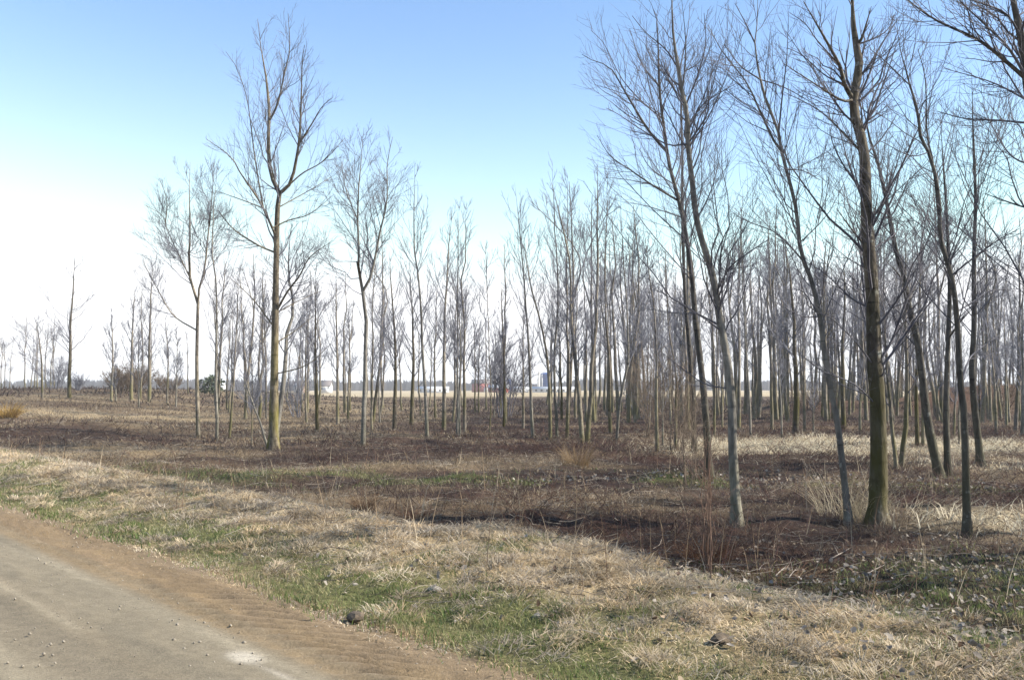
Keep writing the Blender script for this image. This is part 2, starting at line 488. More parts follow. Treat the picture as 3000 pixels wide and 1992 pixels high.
m, nt_, bs = mat('ground_soil')
at = N(nt_, 'ShaderNodeAttribute', attribute_name='col')
geo = N(nt_, 'ShaderNodeNewGeometry')
mp = N(nt_, 'ShaderNodeMapping'); mp.inputs['Scale'].default_value = (1, 1.9, 1); nt_.links.new(geo.outputs['Position'], mp.inputs[0])
f1 = noise(nt_, 9, 6, mp.outputs[0], .7)
f2 = noise(nt_, 34, 4, geo.outputs['Position'], .7)
c = mixc(nt_, 1.0, at.outputs['Color'], ramp(nt_, f1, [(.3, (.45, .43, .42)), (.7, (1.5, 1.47, 1.42))]), 'MULTIPLY')
c = mixc(nt_, .7, c, ramp(nt_, f2, [(.3, (.55,) * 3), (.7, (1.45,) * 3)]), 'MULTIPLY')
nt_.links.new(c, bs.inputs['Base Color'])
bs.inputs['Roughness'].default_value = .95; bs.inputs['Specular IOR Level'].default_value = .1
bump(nt_, bs, f1, .9, .06)
M_GROUND = m
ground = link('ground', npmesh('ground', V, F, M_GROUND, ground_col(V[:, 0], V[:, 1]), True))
tag(ground, kind='structure')

# ------------------------------------------------------------------ dirt road
ss = np.concatenate([np.arange(-7.2, -2.6, .14), np.arange(-2.6, .46, .036)])
ts = np.concatenate([np.arange(-16, -1.5, .3), np.arange(-1.5, 8, .045), np.arange(8, 11, .08), np.arange(11, 20, .12), 20 * 1.06 ** np.arange(0, 40)])
SS, TT = np.meshgrid(ss, ts)
RX, RY = from_st(SS, TT)
rough_edge = .12 * (fbm(TT * .9, TT * 0 + 3, 91) - .5) + .05 * (vnoise(TT * 4, TT * 0, 92) - .5)
rz = .015 - .028 * sstep(-3.5, 0, SS)                                   # crown
tw = sstep(-.72, -.5, SS) * (1 - sstep(-.12, .12, SS + rough_edge))  # soft margin pressed by tractor lugs
lug = np.sin((TT * 2.0 + SS * 2.6 + .9 * fbm(TT * .8, SS * 2, 95)) * 2 * pi * 2.0)
rz = rz + tw * (.042 * lug * (.3 + .9 * vnoise(TT * 1.7, SS * 3, 96)) + .03 * (fbm(TT * 1.5, SS * 4, 97) - .4))
rz = rz + .018 * np.exp(-((SS + 1.22 + .06 * np.sin(TT)) / .10) ** 2) * vnoise(TT * 3, SS * 9, 98)
rz = rz - .014 * np.exp(-((SS + 1.75) / .30) ** 2) + .008 * (fbm(TT * 2, SS * 6, 99) - .5)
rz = rz - .045 * sstep(-.05, .44, SS + rough_edge)
# worn strips of dirt, gravel and clay along the road
n_a = fbm(TT * .5, SS * 5, 101); n_b = fbm(TT * 2.2, SS * 8, 103); n_c = fbm(TT * .22, SS * 1.6, 105)
cg = np.array([.165, .141, .100]); cs = np.array([.155, .115, .073]); co = np.array([.185, .136, .080]); cp = np.array([.28, .245, .178]); cd = np.array([.135, .112, .080])
sh_ = sstep(-.62, -.42, SS + .10 * (n_a - .5))[..., None]
oj = np.exp(-((SS + .62 + .1 * (n_a - .5)) / .09) ** 2) * .8 + .35 * np.exp(-((SS + 1.45) / .12) ** 2) * n_a + .8 * sstep(-.55, -.4, SS) * (1 - .6 * sstep(-.25, .1, SS)) * (.25 + .75 * sstep(.42, .62, n_b)) * .9
pl = np.exp(-((SS + 2.15 + .25 * (n_c - .5)) / .16) ** 2) * .75 * sstep(.3, .55, n_a) + .40 * np.exp(-((SS + .80) / .07) ** 2) * sstep(.35, .6, n_a)
pl = pl + .45 * np.exp(-((SS + 1.45) / .05) ** 2) * sstep(.5, .6, n_a) + .5 * np.exp(-((SS + 3.0) / .2) ** 2)
gc = cg * (1 - sh_) + cs * sh_
oj = np.clip(oj, 0, 1); gc = gc * (1 - oj[..., None]) + co * oj[..., None]
pl = np.clip(pl, 0, 1)[..., None]; gc = gc * (1 - pl) + cp * pl
dk = (np.exp(-((SS + 1.72 + .1 * (n_c - .5)) / .22) ** 2) * .5)[..., None]; gc = gc * (1 - dk) + cd * dk
gx0, gy0 = on_ground(*src('P', 565, 1512)); s0, t0 = road_s(gx0, gy0), road_t(gx0, gy0)
spot = np.exp(-(((SS - s0) / .10) ** 2 + ((TT - t0) / .17) ** 2) ** 2 * (1 + 1.5 * (n_b - .5)))      # dried pale patch
spot = np.clip(spot + .7 * np.exp(-((SS - s0 + .02) / .03) ** 2 - ((TT - t0 + .55) / .3) ** 2), 0, 1)[..., None]
gc = gc * (1 - spot) + np.array([.33, .30, .245]) * spot
gc = gc * (.82 + .36 * n_a[..., None]) * (.85 + .3 * vnoise(TT * 25, SS * 25, 107)[..., None])
V = np.stack([RX, RY, rz], -1).reshape(-1, 3)
ny_, nx_ = RX.shape
ii = (np.arange(ny_ - 1)[:, None] * nx_ + np.arange(nx_ - 1)[None, :]).ravel()
F = np.stack([ii, ii + nx_, ii + nx_ + 1, ii + 1], 1)[:, ::-1]
m, nt_, bs = mat('road_dirt')
at = N(nt_, 'ShaderNodeAttribute', attribute_name='col')
geo = N(nt_, 'ShaderNodeNewGeometry')
f1 = noise(nt_, 60, 5, geo.outputs['Position'], .75)
vo = N(nt_, 'ShaderNodeTexVoronoi', i_Scale=75.0); nt_.links.new(geo.outputs['Position'], vo.inputs['Vector'])
c = mixc(nt_, .8, at.outputs['Color'], ramp(nt_, f1, [(.3, (.6, .6, .6)), (.7, (1.4, 1.38, 1.34))]), 'MULTIPLY')
c = mixc(nt_, ramp(nt_, vo.outputs['Distance'], [(.10, (.4,) * 3), (.22, (0,) * 3)]), c, (.33, .29, .23))
nt_.links.new(c, bs.inputs['Base Color'])
bs.inputs['Roughness'].default_value = .9; bs.inputs['Specular IOR Level'].default_value = .2
bump(nt_, bs, f1, .7, .012)
road = link('road', npmesh('road', V, F, m, gc.reshape(-1, 3), True))
tag(road, kind='structure')

# loose gravel on the road
def gravel():
    n = 4200
    s = -rng.random(n) ** 1.3 * 3.2 + .2; t = rng.random(n) ** 1.3 * 13 - 1.5
    x, y = from_st(s, t)
    r = .003 + .011 * rng.random(n) ** 6
    o = np.array([[1, 0, 0], [-1, 0, 0], [0, 1, 0], [0, -1, 0], [0, 0, 1], [0, 0, -1]], float)
    V = o[None] * r[:, None, None] * (.6 + .8 * rng.random((n, 6, 3)))
    z = .015 - .028 * sstep(-3.5, 0, s) + r * .3 - .05 * sstep(-.05, .3, s)
    V = V + np.stack([x, y, z], 1)[:, None, :]
    f = np.array([[0, 2, 4], [2, 1, 4], [1, 3, 4], [3, 0, 4], [2, 0, 5], [1, 2, 5], [3, 1, 5], [0, 3, 5]])
    F = (f[None] + (np.arange(n) * 6)[:, None, None]).reshape(-1, 3)
    me = npmesh('gravel', V.reshape(-1, 3), F, plain('gravel_stone', (.15, .13, .10), (.29, .26, .21), 40))
    tag(link('gravel', me), 'loose pale gravel scattered over the dirt road', 'gravel', kind='stuff')
gravel()

# ------------------------------------------------------------------ grass and dead stems
def blades(name, x, y, L, wd, th0, th1, az, col, label, cat, seg=3, sink=.01, mats=None, two=False):
    n = len(x)
    z0 = zt(x, y) - sink
    ca, sa = np.cos(az), np.sin(az)
    K = seg + 1
    # arc points
    P = np.zeros((n, K, 3)); P[:, 0] = np.stack([x, y, z0], 1)
    for k in range(seg):
        th = th0 + (th1 - th0) * (k / max(seg - 1, 1))
        d = np.stack([np.sin(th) * ca, np.sin(th) * sa, np.cos(th)], 1)
        P[:, k + 1] = P[:, k] + d * (L / seg)[:, None]
    tw_ = rng.random(n) * pi
    # width direction: half facing across the lean, half turned to any side
    side = np.stack([np.cos(tw_), np.sin(tw_), .2 * np.sin(3 * tw_)], 1)
    V = np.zeros((n, 2 * seg + 1, 3))
    for k in range(seg):
        wk = wd * (1 - .75 * k / seg) * .5
        V[:, 2 * k] = P[:, k] - side * wk[:, None]; V[:, 2 * k + 1] = P[:, k] + side * wk[:, None]
    V[:, 2 * seg] = P[:, seg]
    nv = 2 * seg + 1
    b = (np.arange(n) * nv)[:, None]
    q = []
    for k in range(seg - 1): q.append(b + np.array([[2 * k, 2 * k + 1, 2 * k + 3, 2 * k + 2]]))
    F = [b + np.array([[2 * seg - 2, 2 * seg - 1, 2 * seg]])]
    if q: F.insert(0, np.concatenate(q))
    cc = np.repeat(col[:, None, :], nv, 1)
    me = npmesh(name, V.reshape(-1, 3), F, mats or M_BLADE, cc.reshape(-1, 3))
    o = link(name, me)
    tag(o, label, cat, kind='stuff')
    return o

def scatter(y0, y1, dens, smin, smax, xr=.66, pw=1.0, x0=None, x1=None):
    A = xr * (y1 ** 2 - y0 ** 2)
    n = int(A * dens)
    y = np.sqrt(y0 ** 2 + (y1 ** 2 - y0 ** 2) * rng.random(n))
    x = (rng.random(n) * 2 - 1) * xr * y
    s = road_s(x, y)
    k = (s > smin) & (s < smax)
    return x[k], y[k]

def tuft(x, y, size, seed):
    """per-clump random numbers from a jittered cell grid"""
    xx = x + .35 * size * np.sin(y * 5 / size * .7); yy = y + .35 * size * np.sin(x * 5 / size * .6)
    i = np.floor(xx / size).astype(np.int64); j = np.floor(yy / size).astype(np.int64)
    return _h(i, j, seed), _h(i, j, seed + 1), _h(i, j, seed + 2)

def pick(x, y, k):
    W = zones(x, y)[:, k]
    return rng.random(len(x)) < W

STRAW = np.array([[.60, .485, .32], [.49, .40, .275], [.66, .575, .435], [.39, .315, .235], [.57, .42, .24], [.36, .325, .28]])
GREEN = np.array([[.085, .13, .035], [.11, .15, .04], [.16, .18, .075], [.07, .105, .04], [.27, .245, .13], [.33, .28, .17]])
BROWN = np.array([[.046, .030, .027], [.066, .039, .030], [.078, .056, .050], [.115, .088, .070], [.058, .042, .046], [.28, .225, .165]])
PALE = np.array([[.54, .47, .34], [.47, .41, .29], [.38, .33, .24], [.58, .52, .39]])

def palette(pal, n, h=None, p=None):
    i = rng.integers(0, len(pal), n) if p is None else rng.choice(len(pal), n, p=p)
    c = pal[i]
    if h is not None:                               # clumps lean to a tone of their own
        j = np.minimum((h * len(pal)).astype(int), len(pal) - 1)
        c = .5 * c + .5 * pal[j]
    return c * (.75 + .5 * rng.random((n, 1)))

def straw(name, y0, y1, dens, L0, w0, label, xr=.66, smax=99, seg=2):
    x, y = scatter(y0, y1, dens, -.25, smax, xr)
    k = pick(x, y, 1) & (rng.random(len(x)) < sstep(-.3, .45, road_s(x, y) + .8 * (fbm(x * 1.4, y * 1.4, 33) - .5))); x, y = x[k], y[k]
    h1, h2, h3 = tuft(x, y, .28 if y1 < 20 else .6, 5)
    n = len(x)
    L = L0 * (.45 + .9 * h1) * (.5 + .8 * rng.random(n))
    az = h2 * 2 * pi + rng.normal(0, 1.6, n)
    th0 = .6 + .95 * rng.random(n) * (.45 + .55 * h3)
    th1 = np.minimum(th0 + .5 + .7 * rng.random(n), 1.75)
    edge = sstep(.1, 1.2, road_s(x, y)); L = L * (.35 + .65 * edge)
    blades(name, x, y, L, w0 * (.6 + .8 * rng.random(n)), th0, th1, az, palette(STRAW, n, h1) * (.52 + .9 * fbm(x * 2.6, y * 3.2, 29))[:, None] * (1 - .45 * sstep(4.2, 5.4, road_s(x, y)))[:, None], label, 'dry grass', seg)

straw('dry_grass', 4.5, 9.5, 2100, .12, .0058, 'matted tan dry grass covering the near verge beside the road')
straw('dry_grass', 9.5, 16, 1200, .14, .0072, 'matted tan dry grass on the verge further along the road')
straw('dry_grass', 16, 32, 420, .22, .0115, 'tan dry grass patches among the brown field', seg=2)
straw('dry_grass', 32, 95, 30, .34, .030, 'far drifts of dry tan grass between the distant trunks', seg=2)

def tussocks():
    cx, cy = scatter(4.6, 17, 16, .35, 4.6)
    k = pick(cx, cy, 1); cx, cy = cx[k], cy[k]
    m_ = len(cx); nb = 90
    rad = rng.uniform(.07, .24, m_); hh = rad * rng.uniform(.15, .55, m_); tone = rng.random(m_); br = rng.uniform(.42, 1.05, m_); sw = rng.random(m_) * 6.28
    i = np.repeat(np.arange(m_), nb); n = len(i)
    a = rng.random(n) * 2 * pi; q = np.sqrt(rng.random(n)) * .8
    x = cx[i] + rad[i] * q * np.cos(a); y = cy[i] + rad[i] * q * np.sin(a)
    lift = hh[i] * (1 - q ** 2)
    L = rad[i] * rng.uniform(.4, 1.05, n)
    az = np.where(rng.random(n) < .6, a, sw[i]) + rng.normal(0, .5, n)
    th0 = .7 + .7 * rng.random(n); th1 = th0 + .5 + .5 * rng.random(n)
    c = palette(STRAW, n, tone[i]) * br[i][:, None]
    blades('dry_grass', x, y, L, (.005 + .0005 * y) * (.5 + .7 * rng.random(n)), th0, th1, az, c, 'lumpy tussocks of collapsed straw grass on the roadside verge', 'dry grass', 2, sink=-lift + .01)
tussocks()

def brambles():
    x, y = scatter(8.5, 45, 26, 4.3, 999)
    W = zones(x, y); d = fbm(x * .35, y * .6, 63)
    k = rng.random(len(x)) < W[:, 2] * sstep(.42, .62, d) * np.minimum(1, 16 / y) * (.35 + .65 * sstep(-4, 4, x)); x, y = x[k], y[k]; n = len(x)
    L = rng.uniform(.3, .95, n); a = rng.random(n) * 6.28; s_ = np.linspace(0, 1, 5)[None]
    P = np.stack([x[:, None] + np.cos(a)[:, None] * L[:, None] * s_, y[:, None] + np.sin(a)[:, None] * L[:, None] * s_, zt(x, y)[:, None] - .02 + (L * rng.uniform(.25, .75, n))[:, None] * np.sin(s_ * pi * rng.uniform(.5, .95, n)[:, None])], -1)
    R = (.0015 + .00015 * y)[:, None] * np.linspace(1, .5, 5)[None]
    V, F = tubes(P, R, 3)
    c = np.repeat(palette(np.array([[.07, .03, .025], [.10, .05, .035], [.085, .05, .05], [.15, .10, .075]]), n), 15, 0)
    tag(link('brambles', npmesh('brambles', V, F, M_BLADE, c)), 'tangled dark reddish bramble canes arching over the field between the trees', 'brambles', kind='stuff')
brambles()

def twigs_down():
    x, y = scatter(6, 45, 10, .8, 999); k = rng.random(len(x)) < np.minimum(1, (12 / y) ** 1.5); x, y = x[k], y[k]; n = len(x)
    L = rng.uniform(.12, .6, n); a = rng.random(n) * 6.28; bow = rng.normal(0, .06, n) * L
    q = np.linspace(0, 1, 4)[None]
    px = x[:, None] + np.cos(a)[:, None] * L[:, None] * q - np.sin(a)[:, None] * bow[:, None] * np.sin(q * pi); py = y[:, None] + np.sin(a)[:, None] * L[:, None] * q + np.cos(a)[:, None] * bow[:, None] * np.sin(q * pi)
    P = np.stack([px, py, zt(px, py) + .03 + .07 * rng.random((n, 1)) + rng.normal(0, .012, (n, 4))], -1)
    V, F = tubes(P, (.0022 + .00016 * y)[:, None] * np.linspace(1, .5, 4)[None], 3)
    c = np.repeat(palette(np.array([[.30, .27, .23], [.22, .19, .16], [.14, .11, .09], [.38, .33, .27]]), n), 12, 0)
    tag(link('fallen_twigs', npmesh('fallen_twigs', V, F, M_BLADE, c)), 'thin grey twigs fallen over the verge and the brown field', 'twigs', kind='stuff')
twigs_down()

def seed_stalks():
    x, y = scatter(5.5, 26, 2.2, 1.0, 999); k = rng.random(len(x)) < np.minimum(1, 10 / y); x, y = x[k], y[k]; n = len(x)
    blades('seed_stalks', x, y, rng.uniform(.25, .75, n), .004 + .0005 * y, .05 + .25 * rng.random(n), .15 + .4 * rng.random(n), rng.random(n) * 6.28, palette(np.array([[.30, .22, .14], [.20, .13, .085], [.42, .35, .25]]), n),
           'thin dead seed stalks standing here and there above the grass', 'dead stalks', 3)
seed_stalks()

def greens(name, y0, y1, dens, L0, w0, label):
    x, y = scatter(y0, y1, dens, -.15, 99)
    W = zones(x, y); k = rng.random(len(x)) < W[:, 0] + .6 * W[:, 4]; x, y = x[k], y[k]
    h1, h2, h3 = tuft(x, y, .22, 15); n = len(x)
    L = L0 * (.4 + .8 * h1) * (.5 + .8 * rng.random(n))
    th0 = .1 + .6 * rng.random(n); th1 = th0 + .3 + .6 * rng.random(n)
    blades(name, x, y, L, w0 * (.6 + .8 * rng.random(n)), th0, th1, rng.random(n) * 2 * pi, palette(GREEN, n, h3), label, 'grass', 2)

greens('green_grass', 4.5, 10, 2600, .095, .007, 'short green grass growing along the edge of the dirt road')
greens('green_grass', 10, 18, 1100, .11, .011, 'short green grass along the road edge further back')
greens('green_grass', 18, 30, 420, .12, .02, 'green grassy strip crossing the brown field')

def browns(name, y0, y1, dens, L0, w0, label, seg=2):
    x, y = scatter(y0, y1, dens, 3.2, 999)
    W = zones(x, y)
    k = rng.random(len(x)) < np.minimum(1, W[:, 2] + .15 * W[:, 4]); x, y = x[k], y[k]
    h1, h2, h3 = tuft(x, y, .5 if y1 < 30 else 1.3, 25); n = len(x)
    dn = fbm(x * .5, y * .9, 27)
    k = rng.random(n) < .25 + .9 * sstep(.3, .65, dn); x, y, h1, h2, h3 = x[k], y[k], h1[k], h2[k], h3[k]; n = len(x)
    L = L0 * (.35 + 1.0 * h1 ** 1.5) * (.4 + 1.0 * rng.random(n))
    th0 = .3 + 1.0 * rng.random(n); th1 = th0 + .3 + .6 * rng.random(n)
    pal = .8 * palette(BROWN, n, h3, [.27, .23, .19, .11, .16, .04])
    blades(name, x, y, L, w0 * (.5 + 1.0 * rng.random(n)), th0, th1, h2 * 6.28 + rng.normal(0, 1.0, n), pal, label, 'dead weeds', seg)

browns('dead_weeds', 7.5, 16, 800, .22, .0048, 'low brown dead weeds and brambles behind the verge')
browns('dead_weeds', 16, 32, 220, .28, .0095, 'purplish brown dead weeds between the nearer trees')
browns('dead_weeds', 32, 70, 42, .38, .025, 'brown dead undergrowth among the middle rows of trees')
browns('dead_weeds', 70, 140, 7, .60, .085, 'brown dead undergrowth under the far rows of trees')

def pales():
    x = rng.uniform(3, 24, 60000); y = rng.uniform(12.5, 38, 60000)
    k = pick(x, y, 3); x, y = x[k], y[k]; n = len(x)
    h1, h2, h3 = tuft(x, y, .6, 35)
    L = .38 * (.4 + .9 * h1) * (.5 + .8 * rng.random(n))
    th0 = .5 + .7 * rng.random(n); th1 = th0 + .3 + .6 * rng.random(n)
    blades('pale_grass', x, y, L, .02 * (.6 + .8 * rng.random(n)), th0, th1, h2 * 1.5 + rng.normal(0, .7, n), palette(PALE, n, h1),
           'flattened pale straw grass lying in a clearing under the right trees', 'dry grass', 2)
pales()

# single plants: a tuft of blades as one object
def grass_tuft(px, py, n, L, spread, lean, pal, label, wd=.006, th=(.05, .8), zoom='P', group=None):
    gx_, gy_ = on_ground(*src(zoom, px, py))
    rg = np.random.default_rng(int(px * 7 + py))
    r = spread * np.sqrt(rg.random(n)); a = rg.random(n) * 2 * pi
    x = r * np.cos(a); y = r * np.sin(a)
    L_ = L * (.45 + .6 * rg.random(n))
    az = a + rg.normal(0, .6, n)
    th0 = th[0] + (th[1] - th[0]) * rg.random(n); th1 = th0 + .25 + .5 * rg.random(n)
    K = 5; P = np.zeros((n, K, 3)); P[:, 0] = np.stack([x, y, np.full(n, -.03)], 1)
    for k in range(K - 1):
        t_ = th0 + (th1 - th0) * k / (K - 2)
        P[:, k + 1] = P[:, k] + np.stack([np.sin(t_) * np.cos(az) + lean * .3, np.sin(t_) * np.sin(az), np.cos(t_)], 1) * (L_ / (K - 1))[:, None]
    R = (wd * (.6 + .6 * rg.random(n)) * .5)[:, None] * np.linspace(1, .3, K)[None]
    V, F = tubes(P, R, 3)
    c = np.repeat(palette(pal, n), K * 3, 0)
    o = link('grass_tuft', npmesh('grass_tuft', V, F, M_BLADE, c), None, (gx_, gy_, float(zt(gx_, gy_))))
    tag(o, label, 'grass tuft', group)

grass_tuft(1935, 1190, 130, .95, .35, -.1, PALE, 'pale upright grass tuft just left of the leaning slim trunk')
grass_tuft(1990, 1200, 110, .90, .30, 0, PALE, 'pale tall grass tuft between the leaning slim trunk and the thick dark trunk')
grass_tuft(2090, 1195, 260, .85, .55, .5, PALE, 'pale grass tuft bent over to the right of the thick dark trunk', th=(.5, 1.3))
grass_tuft(1270, 1270, 380, .32, .50, 0, STRAW, 'straw coloured grass heap on the bulge of the verge', th=(.5, 1.4))
grass_tuft(840, 1175, 200, .42, .16, 0, np.array([[.20, .125, .075], [.25, .17, .105]]), 'rusty brown weed tuft standing at the edge of the tan verge')
grass_tuft(1630, 1290, 420, .42, .28, 0, np.array([[.12, .055, .03], [.18, .085, .045], [.23, .13, .07]]), 'dark red brown grass tuft at the foot of the red stemmed sapling', th=(.2, 1.2))
grass_tuft(1800, 1335, 330, .38, .50, .6, np.array([[.12, .06, .035], [.2, .11, .06], [.3, .22, .14]]), 'dark brown collapsed grass clump right of the red stemmed sapling', th=(.8, 1.5))
grass_tuft(2225, 1430, 220, .17, .12, 0, STRAW, 'small golden grass hummock on the right part of the verge', th=(.3, 1.3))
grass_tuft(2050, 1400, 260, .20, .18, 0, STRAW, 'broad straw hummock on the verge below the thick dark trunk', th=(.3, 1.4))
grass_tuft(1900, 1425, 320, .18, .28, 0, STRAW, 'low straw hummock on the verge right of the straw heap', th=(.5, 1.4))
grass_tuft(960, 1190, 260, .34, .25, 0, np.array([[.13, .07, .05], [.17, .10, .06]]), 'dark brown weed clump at the front edge of the brown field', th=(.4, 1.4))
grass_tuft(15, 962, 260, 1.1, .55, 0, np.array([[.36, .23, .06], [.42, .28, .09]]), 'golden yellow shrub like tuft at the far left edge of the field', wd=.03, th=(.1, .9))
grass_tuft(1330, 1075, 240, .75, .30, 0, np.array([[.26, .18, .10], [.33, .24, .14]]), 'light brown feathery weed clump standing in the middle of the brown field', wd=.009, th=(.05, .7))

# ------------------------------------------------------------------ fallen leaves and litter
def leaf_verts(rg, L, W, curl):
    a = np.array([[-.5, 0], [-.25, .38], [.15, .5], [.5, .0], [.15, -.5], [-.25, -.38], [-.05, 0], [.25, 0]])
    x = a[:, 0] * L; y = a[:, 1] * W
    z = curl * (np.abs(a[:, 1]) * W * 1.1 + (a[:, 0] ** 2) * L * .8) + rg.normal(0, .004, 8)
    return np.stack([x, y, z], 1)
LEAF_F = np.array([[0, 6, 1], [1, 6, 2], [2, 6, 7], [2, 7, 3], [0, 5, 6], [5, 4, 6], [4, 7, 6], [4, 3, 7]])
leaf_meshes = []
for mi, lm in enumerate(M_LEAVES):
    for k in range(4):
        rg = np.random.default_rng(100 + mi * 10 + k)
        leaf_meshes.append(npmesh('fallen_leaf', leaf_verts(rg, .072 * (.8 + .4 * rg.random()), .05 * (.8 + .5 * rg.random()), rg.uniform(.2, .9)), LEAF_F, lm))

def leaf_spots(n, y0, y1):
    x = rng.uniform(-4, 9.5, n * 14); y = np.sqrt(rng.uniform(y0 ** 2, y1 ** 2, n * 14))
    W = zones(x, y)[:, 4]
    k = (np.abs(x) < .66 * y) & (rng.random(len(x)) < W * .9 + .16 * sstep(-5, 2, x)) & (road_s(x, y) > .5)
    return x[k][:n], y[k][:n]

lx, ly = leaf_spots(300, 5, 8.8)
order = np.argsort(ly)
for q in order:
    me = leaf_meshes[rng.choice(12, p=[.14] * 4 + [.07] * 4 + [.04] * 4)]
    o = bpy.data.objects.new('fallen_leaf', me)
    COL.objects.link(o); o.parent = ground
    o.location = (lx[q], ly[q], float(zt(lx[q], ly[q])) + .005 + .05 * rng.random())
    o.rotation_euler = (rng.normal(0, .6), rng.normal(0, .6), rng.random() * 6.28)
    f = .5 + .45 * rng.random(); o.scale = (f, f, f)

def litter():
    parts = []; cols = []
    n = 0
    for (cnt, y0, y1, sc_) in ((1900, 5, 13, .8), (900, 12, 24, 1.2)):
        if y0 == 5: x, y = leaf_spots(cnt, y0, y1)
        else:
            x = rng.uniform(-12, 15, cnt * 20); y = rng.uniform(17, 24, cnt * 20)
            k = rng.random(len(x)) < .5 * path_w(x, y) * sstep(-3, 6, x); x, y = x[k][:cnt], y[k][:cnt]
        for i in range(len(x)):
            v = leaf_verts(rng, .07 * sc_ * (.7 + .6 * rng.random()), .05 * sc_ * (.7 + .6 * rng.random()), rng.uniform(.2, 1))
            a, b, g = rng.normal(0, .6), rng.normal(0, .6), rng.random() * 6.28
            R = np.array([[cos(g), -sin(g), 0], [sin(g), cos(g), 0], [0, 0, 1]]) @ np.array([[1, 0, 0], [0, cos(a), -sin(a)], [0, sin(a), cos(a)]]) @ np.array([[cos(b), 0, sin(b)], [0, 1, 0], [-sin(b), 0, cos(b)]])
            parts.append(v @ R.T + np.array([x[i], y[i], float(0)]))
            cols.append((x[i], y[i]))
    xy = np.array(cols); z = zt(xy[:, 0], xy[:, 1]) + .02 + .05 * rng.random(len(xy))
    V = np.stack(parts); V[:, :, 2] += z[:, None]; V[:, :, :2] += 0
    n = len(V)
    F = (LEAF_F[None] + (np.arange(n) * 8)[:, None, None]).reshape(-1, 3)
    pal = np.array([[.29, .26, .225], [.36, .325, .285], [.25, .20, .15], [.30, .24, .17], [.12, .08, .055], [.19, .17, .15]])
    c = np.repeat(palette(pal, n), 8, 0)
    tag(link('leaf_litter', npmesh('leaf_litter', V.reshape(-1, 3), F, M_BLADE, c)), 'grey and brown leaf litter strewn through the grass at the right', 'leaf litter', kind='stuff')
litter()

# ------------------------------------------------------------------ trees
def P3(spec, d, dy=0.0):
    """list of (zoom, u, v) -> points on the plane at depth d, drifting by dy towards the end"""
    o = []
    for i, (k, u, v) in enumerate(spec):
        q = d + dy * i / max(len(spec) - 1, 1)
        o.append(at_depth(*src(k, u, v), q))
    return np.array(o)

def PTS(s):
    """'B:320,1385 325,900 E:1275,1568' -> [(zoom,u,v)...]"""
    out = []; key = 'P'
    for tok in s.split():
        if ':' in tok: key, tok = tok.split(':')
        u, v = tok.split(','); out.append((key, float(u), float(v)))
    return out

